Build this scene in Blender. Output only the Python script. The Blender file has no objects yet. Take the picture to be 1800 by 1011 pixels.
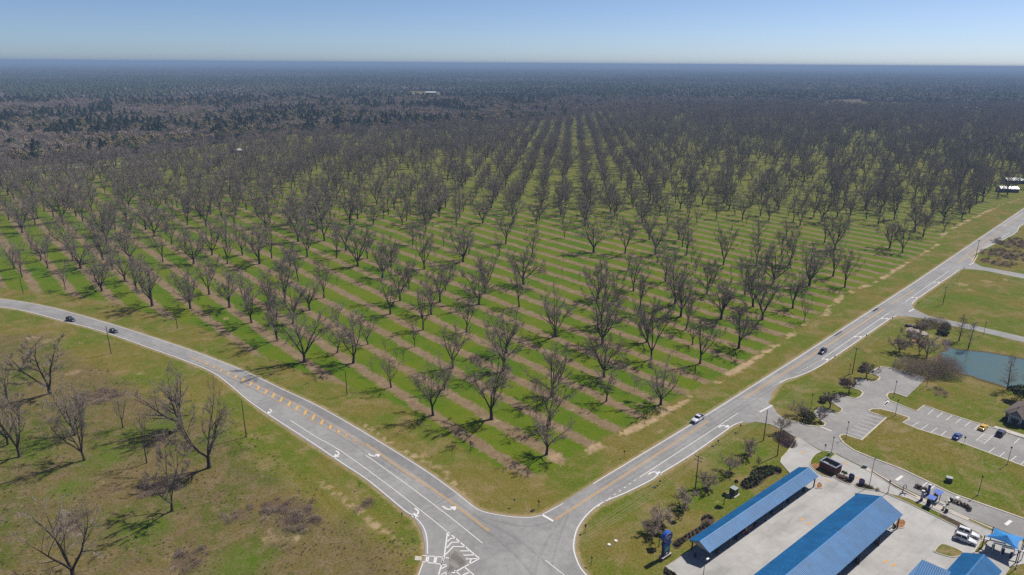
# Aerial view of a pecan orchard at a road junction, with a car wash in the corner.
import bpy, bmesh, math, random
import numpy as np
from mathutils import Vector, Matrix
from mathutils.geometry import tessellate_polygon

R = math.radians
SC = bpy.context.scene
C = SC.collection

# ------------------------------------------------------------------ camera, world, sun, exposure
CAM_H = 110.0
FOC, PCX, PCY = 1200.0, 900.0, 505.5           # 24 mm lens on an 1800 px wide frame
ROLL, PITCH = R(0.38), math.atan((505.5 - 111.5) / 1200.0)


def ray(px, py):
    u = (px - PCX) / FOC
    v = (PCY - py) / FOC
    c, s = math.cos(ROLL), math.sin(ROLL)
    u, v = c * u - s * v, s * u + c * v
    cp, sp = math.cos(PITCH), math.sin(PITCH)
    return (u, cp + v * sp, -sp + v * cp)


def G(px, py, z=0.0):
    """ground point (x, y) seen at a pixel of the 1800 px photograph, for a surface at height z"""
    d = ray(px, py)
    t = (z - CAM_H) / d[2]
    return (d[0] * t, d[1] * t)


def HT(bx, by, tx, ty):
    """height of a vertical thing from its base pixel and its top pixel"""
    g = G(bx, by)
    r = ray(tx, ty)
    return CAM_H + r[2] * math.hypot(*g) / math.hypot(r[0], r[1])


cam_d = bpy.data.cameras.new('camera')
cam = bpy.data.objects.new('camera', cam_d)
C.objects.link(cam)
cam_d.lens, cam_d.sensor_width = 24.0, 36.0
cam_d.clip_start, cam_d.clip_end = 1.0, 90000.0
r0 = Vector(ray(PCX, PCY))
rx = Vector(ray(PCX + FOC, PCY)) - r0
ry = Vector(ray(PCX, PCY - FOC)) - r0
M3 = Matrix((rx.normalized(), ry.normalized(), -r0.normalized())).transposed()
cam.matrix_world = Matrix.Translation((0, 0, CAM_H)) @ M3.to_4x4()
SC.camera = cam

SUN_EL, SUN_AZ = 52.0, 33.0                     # degrees; azimuth counter-clockwise from +X
world = bpy.data.worlds.new('World')
SC.world = world
world.use_nodes = True
wn = world.node_tree
wn.nodes.clear()
sky = wn.nodes.new('ShaderNodeTexSky')
sky.sky_type = 'NISHITA'
sky.sun_disc = False
sky.sun_elevation = R(SUN_EL)
sky.sun_rotation = R(90.0 - SUN_AZ)
sky.altitude = 100.0
sky.air_density = 0.5
sky.dust_density = 0.55
sky.ozone_density = 4.6
bg = wn.nodes.new('ShaderNodeBackground')
bg.inputs['Strength'].default_value = 0.078
wo = wn.nodes.new('ShaderNodeOutputWorld')
wn.links.new(sky.outputs[0], bg.inputs[0])
wn.links.new(bg.outputs[0], wo.inputs[0])

sun_d = bpy.data.lights.new('sun', 'SUN')
sun_d.energy = 4.4
sun_d.angle = R(0.5)
sun_d.color = (1.0, 0.95, 0.87)
sun = bpy.data.objects.new('sun', sun_d)
C.objects.link(sun)
sdir = Vector((math.cos(R(SUN_EL)) * math.cos(R(SUN_AZ)), math.cos(R(SUN_EL)) * math.sin(R(SUN_AZ)), math.sin(R(SUN_EL))))
sun.rotation_euler = sdir.to_track_quat('Z', 'Y').to_euler()
sun.location = (200, 200, 400)

SC.view_settings.view_transform = 'Standard'
SC.view_settings.look = 'None'
SC.view_settings.exposure = 0.53
SC.view_settings.gamma = 1.0
SC.view_settings.use_curve_mapping = False
SC.cycles.max_bounces = 5
SC.cycles.diffuse_bounces = 2
SC.cycles.glossy_bounces = 2
SC.cycles.transmission_bounces = 2
SC.cycles.volume_bounces = 0
SC.cycles.transparent_max_bounces = 4
SC.cycles.use_denoising = False

# ------------------------------------------------------------------ helpers: objects
def prop(o, label=None, cat=None, group=None, kind=None):
    if label: o['label'] = label
    if cat: o['category'] = cat
    if group: o['group'] = group
    if kind: o['kind'] = kind
    return o


def thing(name, label, cat, loc=(0, 0, 0), rz=0.0, group=None):
    o = bpy.data.objects.new(name, None)
    o.empty_display_size = 0.5
    C.objects.link(o)
    o.location = loc
    o.rotation_euler = (0, 0, rz)
    return prop(o, label, cat, group)


class MB:
    """collects shapes, then links them as one mesh object"""
    def __init__(self):
        self.v, self.f = [], []

    def add(self, vs, fs):
        n = len(self.v)
        self.v.extend([tuple(p) for p in vs])
        self.f.extend([tuple(i + n for i in q) for q in fs])
        return self

    def box(self, x0, x1, y0, y1, z0, z1):
        return self.add([(x0, y0, z0), (x1, y0, z0), (x1, y1, z0), (x0, y1, z0), (x0, y0, z1), (x1, y0, z1), (x1, y1, z1), (x0, y1, z1)],
                        [(3, 2, 1, 0), (4, 5, 6, 7), (0, 1, 5, 4), (1, 2, 6, 5), (2, 3, 7, 6), (3, 0, 4, 7)])

    def tube(self, pts, rad, n=6, cap=True):
        pts = [Vector(p) for p in pts]
        if not isinstance(rad, (list, tuple)):
            rad = [rad] * len(pts)
        rings = []
        for i, p in enumerate(pts):
            d = (pts[min(i + 1, len(pts) - 1)] - pts[max(i - 1, 0)]).normalized()
            a = Vector((0, 0, 1)) if abs(d.z) < 0.9 else Vector((1, 0, 0))
            s = d.cross(a).normalized()
            t = d.cross(s)
            rings.append([p + (s * math.cos(2 * math.pi * k / n) + t * math.sin(2 * math.pi * k / n)) * rad[i] for k in range(n)])
        vs = [q for r_ in rings for q in r_]
        fs = []
        for i in range(len(pts) - 1):
            for k in range(n):
                a, b = i * n + k, i * n + (k + 1) % n
                fs.append((a, a + n, b + n, b))
        if cap:
            fs.append(tuple(range(n)))
            fs.append(tuple(reversed(range((len(pts) - 1) * n, len(pts) * n))))
        return self.add(vs, fs)

    def prism(self, poly, z0, z1):
        n = len(poly)
        if sum(poly[i][0] * poly[(i + 1) % n][1] - poly[(i + 1) % n][0] * poly[i][1] for i in range(n)) < 0:
            poly = list(reversed(poly))
        vs = [(p[0], p[1], z0) for p in poly] + [(p[0], p[1], z1) for p in poly]
        tr = tessellate_polygon([[Vector((p[0], p[1], 0)) for p in poly]])
        fs = []
        for t in tr:
            a, b, c = t
            area = (poly[b][0] - poly[a][0]) * (poly[c][1] - poly[a][1]) - (poly[c][0] - poly[a][0]) * (poly[b][1] - poly[a][1])
            if area < 0:
                a, c = c, a
            fs.append((a + n, b + n, c + n))
            fs.append((c, b, a))
        for i in range(n):
            j = (i + 1) % n
            fs.append((i, j, j + n, i + n))
        return self.add(vs, fs)

    def sheet(self, poly, z):
        n = len(poly)
        fs = []
        for t in tessellate_polygon([[Vector((p[0], p[1], 0)) for p in poly]]):
            a, b, c = t
            if (poly[b][0] - poly[a][0]) * (poly[c][1] - poly[a][1]) - (poly[c][0] - poly[a][0]) * (poly[b][1] - poly[a][1]) < 0:
                a, c = c, a
            fs.append((a, b, c))
        return self.add([(p[0], p[1], z) for p in poly], fs)

    def ribbon(self, pts, w, z, z0=None, off=0.0):
        """flat band along a polyline; with z0 it is a solid kerb from z0 up to z"""
        P = np.array(pts, float)
        T = np.gradient(P, axis=0)
        T /= np.linalg.norm(T, axis=1)[:, None] + 1e-9
        N = np.c_[-T[:, 1], T[:, 0]]
        A, B = P + N * (off + w / 2), P + N * (off - w / 2)
        n = len(P)
        if z0 is None:
            vs = [(*a, z) for a in A] + [(*b, z) for b in B]
            fs = [(i + n, i + 1 + n, i + 1, i) for i in range(n - 1)]
        else:
            vs = [(*a, z) for a in A] + [(*b, z) for b in B] + [(*a, z0) for a in A] + [(*b, z0) for b in B]
            fs = []
            for i in range(n - 1):
                fs += [(i + n, i + 1 + n, i + 1, i), (i, i + 1, i + 1 + 2 * n, i + 2 * n), (i + n, i + 3 * n, i + 1 + 3 * n, i + 1 + n)]
            fs += [(0, 2 * n, 3 * n, n), (n - 1, 2 * n - 1, 4 * n - 1, 3 * n - 1)]
        return self.add(vs, fs)

    def sphere(self, c, r, nu=10, nv=6, sc=(1, 1, 1), jit=0.0, rng=None):
        vs = []
        for j in range(nv + 1):
            th = math.pi * j / nv
            for i in range(nu):
                ph = 2 * math.pi * i / nu
                k = 1 + (rng.uniform(-jit, jit) if rng is not None else 0)
                vs.append((c[0] + r * sc[0] * k * math.sin(th) * math.cos(ph), c[1] + r * sc[1] * k * math.sin(th) * math.sin(ph), c[2] + r * sc[2] * k * math.cos(th)))
        fs = []
        for j in range(nv):
            for i in range(nu):
                a, b = j * nu + i, j * nu + (i + 1) % nu
                fs.append((a, a + nu, b + nu, b))
        return self.add(vs, fs)

    def mesh(self, name, m):
        me = bpy.data.meshes.new(name)
        me.from_pydata([tuple(map(float, p)) for p in self.v], [], self.f)
        if m: me.materials.append(m)
        me.update()
        return me

    def build(self, name, m, parent=None, smooth=False):
        me = self.mesh(name, m)
        if smooth:
            me.polygons.foreach_set('use_smooth', [True] * len(me.polygons))
        return link(name, me, parent)


def link(name, me, parent=None):
    o = bpy.data.objects.new(name, me)
    C.objects.link(o)
    if parent: o.parent = parent
    return o


def copy_tree(o, parent=None):
    c = o.copy()
    C.objects.link(c)
    c.parent = parent
    for ch in list(o.children):
        copy_tree(ch, c)
    return c


def np_mesh(name, v, faces_list, m):
    """mesh from numpy: faces_list = list of (n, k) index arrays"""
    me = bpy.data.meshes.new(name)
    v = np.asarray(v, np.float32)
    me.vertices.add(len(v))
    me.vertices.foreach_set('co', v.ravel())
    loops = np.concatenate([f.ravel() for f in faces_list]).astype(np.int32)
    sizes = np.concatenate([np.full(len(f), f.shape[1]) for f in faces_list]).astype(np.int32)
    me.loops.add(len(loops))
    me.loops.foreach_set('vertex_index', loops)
    me.polygons.add(len(sizes))
    st = np.concatenate([[0], np.cumsum(sizes)[:-1]]).astype(np.int32)
    me.polygons.foreach_set('loop_start', st)
    me.update(calc_edges=True)
    for x in (m if isinstance(m, (list, tuple)) else [m]):
        me.materials.append(x)
    return me


def Z(ox, oy, s):
    """reader for points measured in an enlarged crop of the photograph"""
    return lambda *p: [(ox + p[i] / s, oy + p[i + 1] / s) for i in range(0, len(p), 2)]


def GP(pix, z=0.0):
    return [G(x, y, z) for x, y in pix]


def smooth_line(P, n=4):
    """Catmull-Rom through the points"""
    P = np.array(P, float)
    Q = np.vstack([2 * P[0] - P[1], P, 2 * P[-1] - P[-2]])
    out = []
    for i in range(1, len(Q) - 2):
        for t in np.arange(n) / n:
            a, b, c, d = Q[i - 1], Q[i], Q[i + 1], Q[i + 2]
            out.append(0.5 * (2 * b + (c - a) * t + (2 * a - 5 * b + 4 * c - d) * t * t + (3 * b - a - 3 * c + d) * t ** 3))
    out.append(P[-1])
    return [tuple(p) for p in out]


def dense(P, step=3.0):
    out = []
    for a, b in zip(P[:-1], P[1:]):
        n = max(1, int(math.hypot(b[0] - a[0], b[1] - a[1]) / step))
        out += [(a[0] + (b[0] - a[0]) * k / n, a[1] + (b[1] - a[1]) * k / n) for k in range(n)]
    return out + [tuple(P[-1])]


def poly_sd(P, poly):
    """signed distance (positive inside) of points P (n, 2) to a polygon"""
    poly = np.array(poly, float)
    d = np.full(len(P), 1e9)
    ins = np.zeros(len(P), bool)
    for a, b in zip(poly, np.roll(poly, -1, 0)):
        ab = b - a
        t = np.clip(((P - a) @ ab) / (ab @ ab + 1e-9), 0, 1)
        d = np.minimum(d, np.linalg.norm(P - (a + t[:, None] * ab), axis=1))
        c = (a[1] > P[:, 1]) != (b[1] > P[:, 1])
        with np.errstate(divide='ignore', invalid='ignore'):
            xx = a[0] + (P[:, 1] - a[1]) * ab[0] / ab[1]
        ins ^= c & (P[:, 0] < xx)
    return np.where(ins, d, -d)


def line_d(P, line):
    line = np.array(line, float)
    d = np.full(len(P), 1e9)
    for a, b in zip(line[:-1], line[1:]):
        ab = b - a
        t = np.clip(((P - a) @ ab) / (ab @ ab + 1e-9), 0, 1)
        d = np.minimum(d, np.linalg.norm(P - (a + t[:, None] * ab), axis=1))
    return d


def vnoise(x, y, seed=0):
    """smooth 2-D value noise, 0..1"""
    xi, yi = np.floor(x).astype(np.int64), np.floor(y).astype(np.int64)
    fx, fy = x - xi, y - yi
    fx, fy = fx * fx * (3 - 2 * fx), fy * fy * (3 - 2 * fy)

    def h(i, j):
        n = (i * 374761393 + j * 668265263 + seed * 974634777) & 0x7fffffff
        n = ((n ^ (n >> 13)) * 1274126177) & 0x7fffffff
        return ((n ^ (n >> 16)) & 0xffff) / 65535.0
    a = h(xi, yi) * (1 - fx) + h(xi + 1, yi) * fx
    b = h(xi, yi + 1) * (1 - fx) + h(xi + 1, yi + 1) * fx
    return a * (1 - fy) + b * fy

# ------------------------------------------------------------------ helpers: materials
class NT:
    def __init__(self, name):
        self.m = bpy.data.materials.new(name)
        self.m.use_nodes = True
        self.t = self.m.node_tree
        self.b = self.t.nodes['Principled BSDF']
        self.b.inputs['Specular IOR Level'].default_value = 0.25
        self.pos = self.n('ShaderNodeNewGeometry').outputs['Position']

    def n(self, typ, **kw):
        nd = self.t.nodes.new(typ)
        for k, v in kw.items(): setattr(nd, k, v)
        return nd

    def l(self, a, b):
        self.t.links.new(a, b)

    def put(self, sock, v):
        if hasattr(v, 'is_output') or isinstance(v, bpy.types.NodeSocket): self.l(v, sock)
        else: sock.default_value = v

    def noise(self, scale, detail=4.0, rough=0.6, vec=None, stretch=None, rot=0.0, dist=0.0):
        vec = vec or self.pos
        if stretch or rot:
            mp = self.n('ShaderNodeMapping')
            mp.inputs['Scale'].default_value = stretch or (1, 1, 1)
            mp.inputs['Rotation'].default_value = (0, 0, rot)
            self.l(vec, mp.inputs[0])
            if rot and stretch:
                mp.inputs['Scale'].default_value = (1, 1, 1)
                m2 = self.n('ShaderNodeMapping')
                m2.inputs['Scale'].default_value = stretch
                self.l(mp.outputs[0], m2.inputs[0])
                mp = m2
            vec = mp.outputs[0]
        nd = self.n('ShaderNodeTexNoise')
        nd.inputs['Scale'].default_value = scale
        nd.inputs['Detail'].default_value = detail
        nd.inputs['Roughness'].default_value = rough
        nd.inputs['Distortion'].default_value = dist
        self.l(vec, nd.inputs['Vector'])
        return nd.outputs['Fac']

    def math(self, op, a, b=0.0, c=None, clamp=False):
        nd = self.n('ShaderNodeMath', operation=op)
        nd.use_clamp = clamp
        self.put(nd.inputs[0], a)
        self.put(nd.inputs[1], b)
        if c is not None: self.put(nd.inputs[2], c)
        return nd.outputs[0]

    def ramp(self, v, a, b, lo=0.0, hi=1.0):
        nd = self.n('ShaderNodeMapRange')
        nd.interpolation_type = 'SMOOTHSTEP'
        self.put(nd.inputs['Value'], v)
        nd.inputs['From Min'].default_value, nd.inputs['From Max'].default_value = a, b
        nd.inputs['To Min'].default_value, nd.inputs['To Max'].default_value = lo, hi
        return nd.outputs[0]

    def mix(self, f, a, b, mode='MIX'):
        nd = self.n('ShaderNodeMix')
        nd.data_type = 'RGBA'
        nd.blend_type = mode
        self.put(nd.inputs[0], f)
        for s, v in ((nd.inputs[6], a), (nd.inputs[7], b)):
            if isinstance(v, (tuple, list)): s.default_value = (*v[:3], 1)
            else: self.l(v, s)
        return nd.outputs[2]

    def scale(self, c, f):
        """colour times a grey factor socket"""
        nd = self.n('ShaderNodeVectorMath', operation='SCALE')
        if isinstance(c, (tuple, list)): nd.inputs[0].default_value = c
        else: self.l(c, nd.inputs[0])
        self.put(nd.inputs['Scale'], f)
        return nd.outputs[0]

    def attr(self, name):
        return self.n('ShaderNodeAttribute', attribute_name=name).outputs['Fac']

    def xyz(self):
        s = self.n('ShaderNodeSeparateXYZ')
        self.l(self.pos, s.inputs[0])
        return s.outputs

    def done(self, col, rough=0.85, bump=None, bstr=0.3, bdist=0.05):
        self.put(self.b.inputs['Base Color'], (*col[:3], 1) if isinstance(col, (tuple, list)) else col)
        self.put(self.b.inputs['Roughness'], rough)
        if bump is not None:
            nd = self.n('ShaderNodeBump')
            nd.inputs['Strength'].default_value = bstr
            nd.inputs['Distance'].default_value = bdist
            self.l(bump, nd.inputs['Height'])
            self.l(nd.outputs[0], self.b.inputs['Normal'])
        return self.m


def plain(name, col, rough=0.6, metal=0.0, var=0.15, scale=2.0, spec=0.4, coat=0.0, obj_var=0.0):
    t = NT(name)
    f = t.ramp(t.noise(scale, 3), 0.25, 0.75, 1 - var, 1 + var)
    c = t.scale(col, f)
    if obj_var:
        oi = t.n('ShaderNodeObjectInfo').outputs['Random']
        c = t.scale(c, t.ramp(oi, 0, 1, 1 - obj_var, 1 + obj_var))
    t.b.inputs['Metallic'].default_value = metal
    t.b.inputs['Specular IOR Level'].default_value = spec
    t.b.inputs['Coat Weight'].default_value = coat
    return t.done(c, rough)


def grass_colour(t):
    """mown winter turf: olive, green and straw at several scales"""
    a = t.noise(0.035, 5, 0.65)
    b = t.noise(0.25, 5, 0.7)
    c = t.noise(1.7, 4, 0.75)
    t.b.inputs['Specular IOR Level'].default_value = 0.02
    olive, green, straw, dark = (0.125, 0.108, 0.022), (0.082, 0.108, 0.010), (0.190, 0.142, 0.066), (0.058, 0.062, 0.010)
    d = t.noise(0.085, 5, 0.7, dist=0.5)
    col = t.mix(t.ramp(a, 0.42, 0.58), olive, green)
    col = t.mix(t.ramp(d, 0.50, 0.66, 0, 0.75), col, straw)
    col = t.mix(t.ramp(d, 0.46, 0.32, 0, 0.6), col, green)
    col = t.mix(t.ramp(b, 0.48, 0.70, 0, 0.5), col, straw)
    col = t.mix(t.ramp(b, 0.44, 0.26, 0, 0.7), col, dark)
    col = t.mix(t.ramp(c, 0.5, 0.75, 0, 0.5), col, straw)
    return t.scale(col, t.ramp(c, 0.25, 0.65, 0.62, 1.15)), a, b, c

# ------------------------------------------------------------------ layout of the land
ORCH_PIX = [(-260, 470), (-60, 492), (0, 505), (60, 512), (120, 519), (190, 531), (290, 557), (380, 586), (440, 618), (560, 664), (690, 704),
            (790, 770), (830, 800), (925, 840), (990, 815), (1060, 772), (1180, 706), (1290, 652), (1350, 606), (1424, 562), (1460, 536),
            (1489, 513), (1542, 489), (1590, 461), (1646, 428), (1697, 388), (1749, 363), (1800, 344), (1960, 290), (2150, 235),
            (2150, 190), (1200, 190), (1060, 202), (1000, 212), (850, 225), (650, 237), (420, 256), (300, 268), (155, 292), (0, 303), (-260, 325)]
ORCH = np.array(GP(ORCH_PIX))
TRACK = smooth_line(GP([(990, 820), (1060, 779), (1140, 741), (1180, 717), (1284, 657), (1310, 641), (1380, 596), (1424, 568), (1450, 555), (1462, 539),
                        (1489, 516), (1542, 494), (1590, 464), (1646, 431), (1657, 412), (1697, 390), (1749, 366), (1800, 347), (1900, 311)]))
FIELD = np.array(GP([(-300, 640), (0, 590), (70, 585), (150, 640), (260, 690), (400, 760), (470, 830), (560, 900), (690, 960), (715, 1011), (640, 1300), (-500, 1300)]))
LAT_O, LAT_A, LAT_B = np.array((10.6639, 178.2755)), np.array((-18.8748, 1.9833)), np.array((1.4713, 17.7142))
LAT_M = np.linalg.inv(np.array([LAT_A, LAT_B]).T)

z5a, z4a, z1a, z2a = Z(0, 500, 3.8875), Z(600, 750, 3.873), Z(1000, 700, 3.25), Z(1400, 700, 3.25)
z3a, zra, zfa = Z(1400, 500, 3.8875), Z(1400, 200, 3.37), Z(400, 550, 5.947)
zpk, zrw, zgate, zcan = Z(1400, 630, 6.742), Z(1560, 680, 7.22), Z(1400, 770, 10.11), Z(1120, 900, 9.0)
zkio, zsuv, zisl = Z(1560, 830, 11.236), Z(1660, 900, 9.107), Z(700, 900, 9.106)
zwid = Z(1160, 720, 7.22)

NW_UP = [(-150, 512)] + z5a(0, 97, 300, 145, 520, 200, 780, 275, 1000, 345, 1300, 445) + zfa(0, 530, 250, 635, 560, 785, 800, 895, 1000, 995) + \
    z4a(100, 0, 380, 170, 600, 310, 800, 455, 880, 520, 960, 570, 1100, 600, 1230, 612, 1340, 602, 1500, 520)
NW_LO = [(-150, 528)] + z5a(0, 157, 170, 185, 400, 245, 700, 325, 1000, 430, 1250, 520, 1440, 600) + zfa(0, 745, 130, 850, 330, 1010) + \
    [(500, 750), (550, 783)] + z4a(0, 255, 180, 375, 420, 575, 480, 615, 530, 680, 560, 760, 570, 860, 555, 925, 530, 1000) + [(722, 1040), (700, 1090)]
NE_LEFT = z4a(1704, 385) + [(1213, 745.5), (1400, 628.6), (1600.5, 500), (1800, 366)]
NE_R1 = [(1100, 1090), (1062, 1045)] + z1a(110, 1011, 70, 960, 40, 880, 38, 820, 60, 740, 120, 660, 200, 600, 330, 545, 480, 470, 520, 440, 700, 330, 900, 190, 950, 155, 1000, 138, 1070, 135)
NE_R2 = z1a(1155, 0) + [(1357, 690), (1372, 674), (1387, 667)] + z3a(0, 637, 130, 582, 260, 500, 480, 350, 640, 240, 690, 217, 760, 217)
NE_R3 = z3a(820, 178, 790, 150, 795, 135, 830, 100, 975, 0) + [(1688, 474.5), (1697, 473)]
NE_R4 = [(1711, 461), (1704, 454), (1714.5, 446), (1783, 412), (1792, 399.5), (1800, 394)]

# the ends of the highway run on straight beyond the frame
gl = GP(NE_LEFT)
hd = np.array(gl[-1]) - np.array(gl[0]); hd /= np.linalg.norm(hd)
hn = np.array((hd[1], -hd[0]))
far_l = tuple(np.array(gl[-1]) + hd * 900)
ra = np.array(GP(NE_R4)[-1])
far_r = tuple(ra + hd * 900)
ROAD_POLY = dense(smooth_line(GP(NW_UP), 3), 6) + dense(gl[1:] + [far_l], 8) + [far_r] + GP(NE_R4)[::-1] + GP(NE_R3)[::-1] + \
    GP(NE_R2)[::-1] + smooth_line(GP(NE_R1), 2)[::-1] + smooth_line(GP(NW_LO), 3)[::-1]

# ------------------------------------------------------------------ ground sheet with land-use fields
def axis(lo, hi, step, out_lo, out_hi, grow=1.22):
    a = list(np.arange(lo, hi + 1e-6, step))
    s = step
    while a[-1] < out_hi:
        s *= grow
        a.append(a[-1] + s)
    s = step
    while a[0] > out_lo:
        s *= grow
        a.insert(0, a[0] - s)
    return np.array(a)


gx = axis(-330, 470, 2.6, -42000, 42000, 1.16)
gy = axis(84, 620, 2.6, -2500, 60000, 1.10)
X, Y = np.meshgrid(gx, gy)
GPT = np.c_[X.ravel(), Y.ravel()]
nx, ny = len(gx), len(gy)
idx = np.arange(nx * ny).reshape(ny, nx)
GF = np.stack([idx[:-1, :-1], idx[:-1, 1:], idx[1:, 1:], idx[1:, :-1]], -1).reshape(-1, 4)

NEAR = (np.abs(GPT[:, 0]) < 2500) & (GPT[:, 1] < 2600)
def field(fn, default):
    out = np.full(len(GPT), float(default))
    out[NEAR] = fn(GPT[NEAR])
    return out

sd_orch = np.clip(field(lambda p: poly_sd(p, ORCH), -60), -60, 60)
sd_field = np.clip(field(lambda p: poly_sd(p, FIELD), -60), -60, 60)
d_track = np.clip(field(lambda p: line_d(p, TRACK), 60), 0, 60)
sd_road = np.clip(field(lambda p: poly_sd(p, np.array(ROAD_POLY)[::2]), -60), -60, 60)
FOREST_W = np.array(GP([(-900, 330), (-260, 318), (0, 297), (155, 287), (300, 264), (420, 250), (650, 232), (850, 221), (1000, 208), (1060, 198), (1200, 186),
                        (2150, 186)]) + [(9000, 9000), (-9000, 9000), (-9000, 700)])
sd_for = np.full(len(GPT), 60.0)
sd_for[NEAR] = np.clip(poly_sd(GPT[NEAR], FOREST_W), -60, 60)
sd_for[GPT[:, 1] < 500] = -60
CLEAR = [((1555, 183), 60), ((1440, 205), 40), ((30, 215), 25), ((120, 190), 40), ((250, 225), 18), ((300, 175), 50), ((410, 195), 25), ((510, 240), 20), ((560, 155), 90), ((735, 166), 110), ((1680, 190), 70)]

BARE = [((915, 855), 1.9), ((701, 947), 1.9), ((655, 979), 1.6), ((1190, 715), 3.0), ((975, 805), 5.0), ((1163, 722), 5.0), ((1120, 712), 3.4), ((668, 922), 1.5), ((640, 905), 1.4),
        ((1640, 735), 1.5), ((1555, 802), 3.0), ((1610, 822), 3.6), ((1580, 815), 2.2), ((1675, 655), 3.2), ((1685, 660), 2.6), ((1705, 510), 3.0), ((1690, 500), 6.0), ((1735, 495), 5.0), ((1770, 492), 4.0),
        ((250, 655), 3.2), ((305, 640), 2.0), ((300, 980), 3.2), ((180, 850), 2.4), ((475, 940), 4.0), ((520, 945), 3.0), ((30, 875), 2.0), ((318, 792), 2.2), ((440, 765), 2.5), ((55, 595), 5.0),
        ((85, 600), 4.0), ((130, 655), 4.0), ((1595, 583), 2.5), ((1610, 600), 5.0), ((1630, 590), 4.0), ((1160, 760), 3.0), ((1215, 690), 2.2), ((1300, 652), 3.0), ((1135, 690), 2.6), ((745, 800), 3.2), ((775, 818), 2.4),
        ((768, 397), 5.0), ((790, 400), 5.0), ((640, 385), 5.0), ((470, 560), 2.6), ((395, 560), 3.0), ((385, 575), 2.6), ((1260, 880), 1.2), ((1040, 980), 1.4), ((1170, 940), 1.2), ((1672, 730), 1.0)]
BRUSH = [((510, 905), 7.5), ((535, 920), 4.0), ((165, 700), 7.0), ((195, 695), 5.0), ((120, 920), 6.0), ((1772, 448), 15.0), ((1755, 462), 9.0), ((1800, 430), 18.0), ((290, 855), 5.0), ((260, 860), 5.0),
         ((480, 890), 4.0), ((280, 770), 5.0), ((640, 890), 3.0), ((420, 905), 4.0), ((330, 985), 5.0), ((1655, 690), 4.0)]
LUSH = [((735, 950), 2.6), ((728, 985), 2.4), ((1270, 812), 7.0), ((1240, 850), 5.0), ((1340, 800), 4.0), ((1215, 875), 5.0), ((1570, 702), 4.5), ((1640, 540), 14.0), ((1700, 525), 16.0), ((1640, 700), 4.0), ((190, 800), 10.0),
        ((60, 790), 12.0), ((290, 745), 9.0), ((120, 860), 8.0), ((390, 760), 8.0), ((740, 760), 5.0), ((680, 735), 8.0), ((250, 930), 9.0), ((420, 990), 10.0), ((1790, 570), 10.0)]
def blobs(lst):
    out = np.zeros(len(GPT))
    for (px, py), r in lst:
        c = np.array(G(px, py))
        d = np.linalg.norm(GPT - c, axis=1)
        out = np.maximum(out, np.clip(1.5 - d / r, 0, 1.5))
    return out
a_bare, a_brush, a_lush = blobs(BARE), blobs(BRUSH), blobs(LUSH)
for (px, py), r in CLEAR:
    d = np.linalg.norm((GPT - np.array(G(px, py))) * np.array((1, 0.5)), axis=1)
    sd_for = np.minimum(sd_for, np.clip((d - r) * 0.5, -60, 60))
# bare wheel line along the shoulder of the curving road, and the reddish track in the field
d_wheel = np.full(len(GPT), 60.0)
for ln in (GP([(640, 748), (700, 789), (777, 826), (815, 868)]), GP([(560, 845), (600, 875), (631, 900), (660, 922), (688, 942)])):
    d_wheel[NEAR] = np.minimum(d_wheel[NEAR], line_d(GPT[NEAR], ln))
ij = (GPT - LAT_O) @ LAT_M.T
a_strip = ij[:, 0] - ij[:, 1]

t = NT('ground_turf')
gcol, na, nb, nc = grass_colour(t)
w1 = t.noise(0.09, 4, 0.6)
w2 = t.noise(0.6, 4, 0.7)
# orchard floor: bare strips under the tree rows, bright clover and grass between
ph = t.attr('strip')
phw = t.math('ADD', ph, t.math('MULTIPLY_ADD', w1, 0.34, -0.17))
fr = t.math('ABSOLUTE', t.math('SUBTRACT', t.math('FRACT', t.math('ADD', phw, 0.5)), 0.5))
edge = t.math('ADD', fr, t.math('MULTIPLY_ADD', w2, 0.46, -0.23))
strip = t.ramp(edge, 0.135, 0.215, 0.92, 0)
mow = t.noise(1.0, 3, 0.6, stretch=(1.1, 0.05, 1), rot=R(-131.5 + 90))
og = t.mix(t.ramp(na, 0.36, 0.64), (0.056, 0.108, 0.004), (0.092, 0.122, 0.007))
og = t.mix(t.ramp(nb, 0.45, 0.8, 0, 0.55), og, (0.125, 0.105, 0.030))
og = t.mix(t.ramp(mow, 0.5, 0.7, 0, 0.35), og, (0.13, 0.125, 0.02))
og = t.mix(t.ramp(nb, 0.42, 0.25, 0, 0.6), og, (0.036, 0.066, 0.004))
og = t.scale(og, t.ramp(nc, 0.25, 0.65, 0.66, 1.15))
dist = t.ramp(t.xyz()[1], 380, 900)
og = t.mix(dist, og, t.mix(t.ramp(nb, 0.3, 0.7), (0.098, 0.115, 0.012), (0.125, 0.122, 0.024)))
dirt = t.mix(t.ramp(nb, 0.3, 0.7), (0.150, 0.096, 0.060), (0.210, 0.150, 0.100))
dirt = t.mix(t.ramp(nc, 0.5, 0.75, 0, 0.5), dirt, (0.12, 0.115, 0.04))
dirt = t.mix(t.ramp(t.noise(0.16, 5, 0.75), 0.56, 0.70, 0, 0.6), dirt, (0.30, 0.225, 0.165))
dirt = t.scale(dirt, t.ramp(nc, 0.2, 0.7, 0.66, 1.18))
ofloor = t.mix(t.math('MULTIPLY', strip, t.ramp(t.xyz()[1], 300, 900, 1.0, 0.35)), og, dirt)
inor = t.ramp(t.math('ADD', t.attr('orchard'), t.math('MULTIPLY_ADD', w1, 8, -4)), -1.6, 1.6)
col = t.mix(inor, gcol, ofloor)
# verge between the orchard and the road: straw stripes left by the mower
verge = t.ramp(t.noise(0.5, 3, 0.6, stretch=(1, 0.04, 1), rot=R(-131.5 + 90)), 0.52, 0.68, 0, 0.3)
col = t.mix(t.math('MULTIPLY', verge, t.math('SUBTRACT', 1.0, inor)), col, (0.17, 0.13, 0.055))
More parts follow.
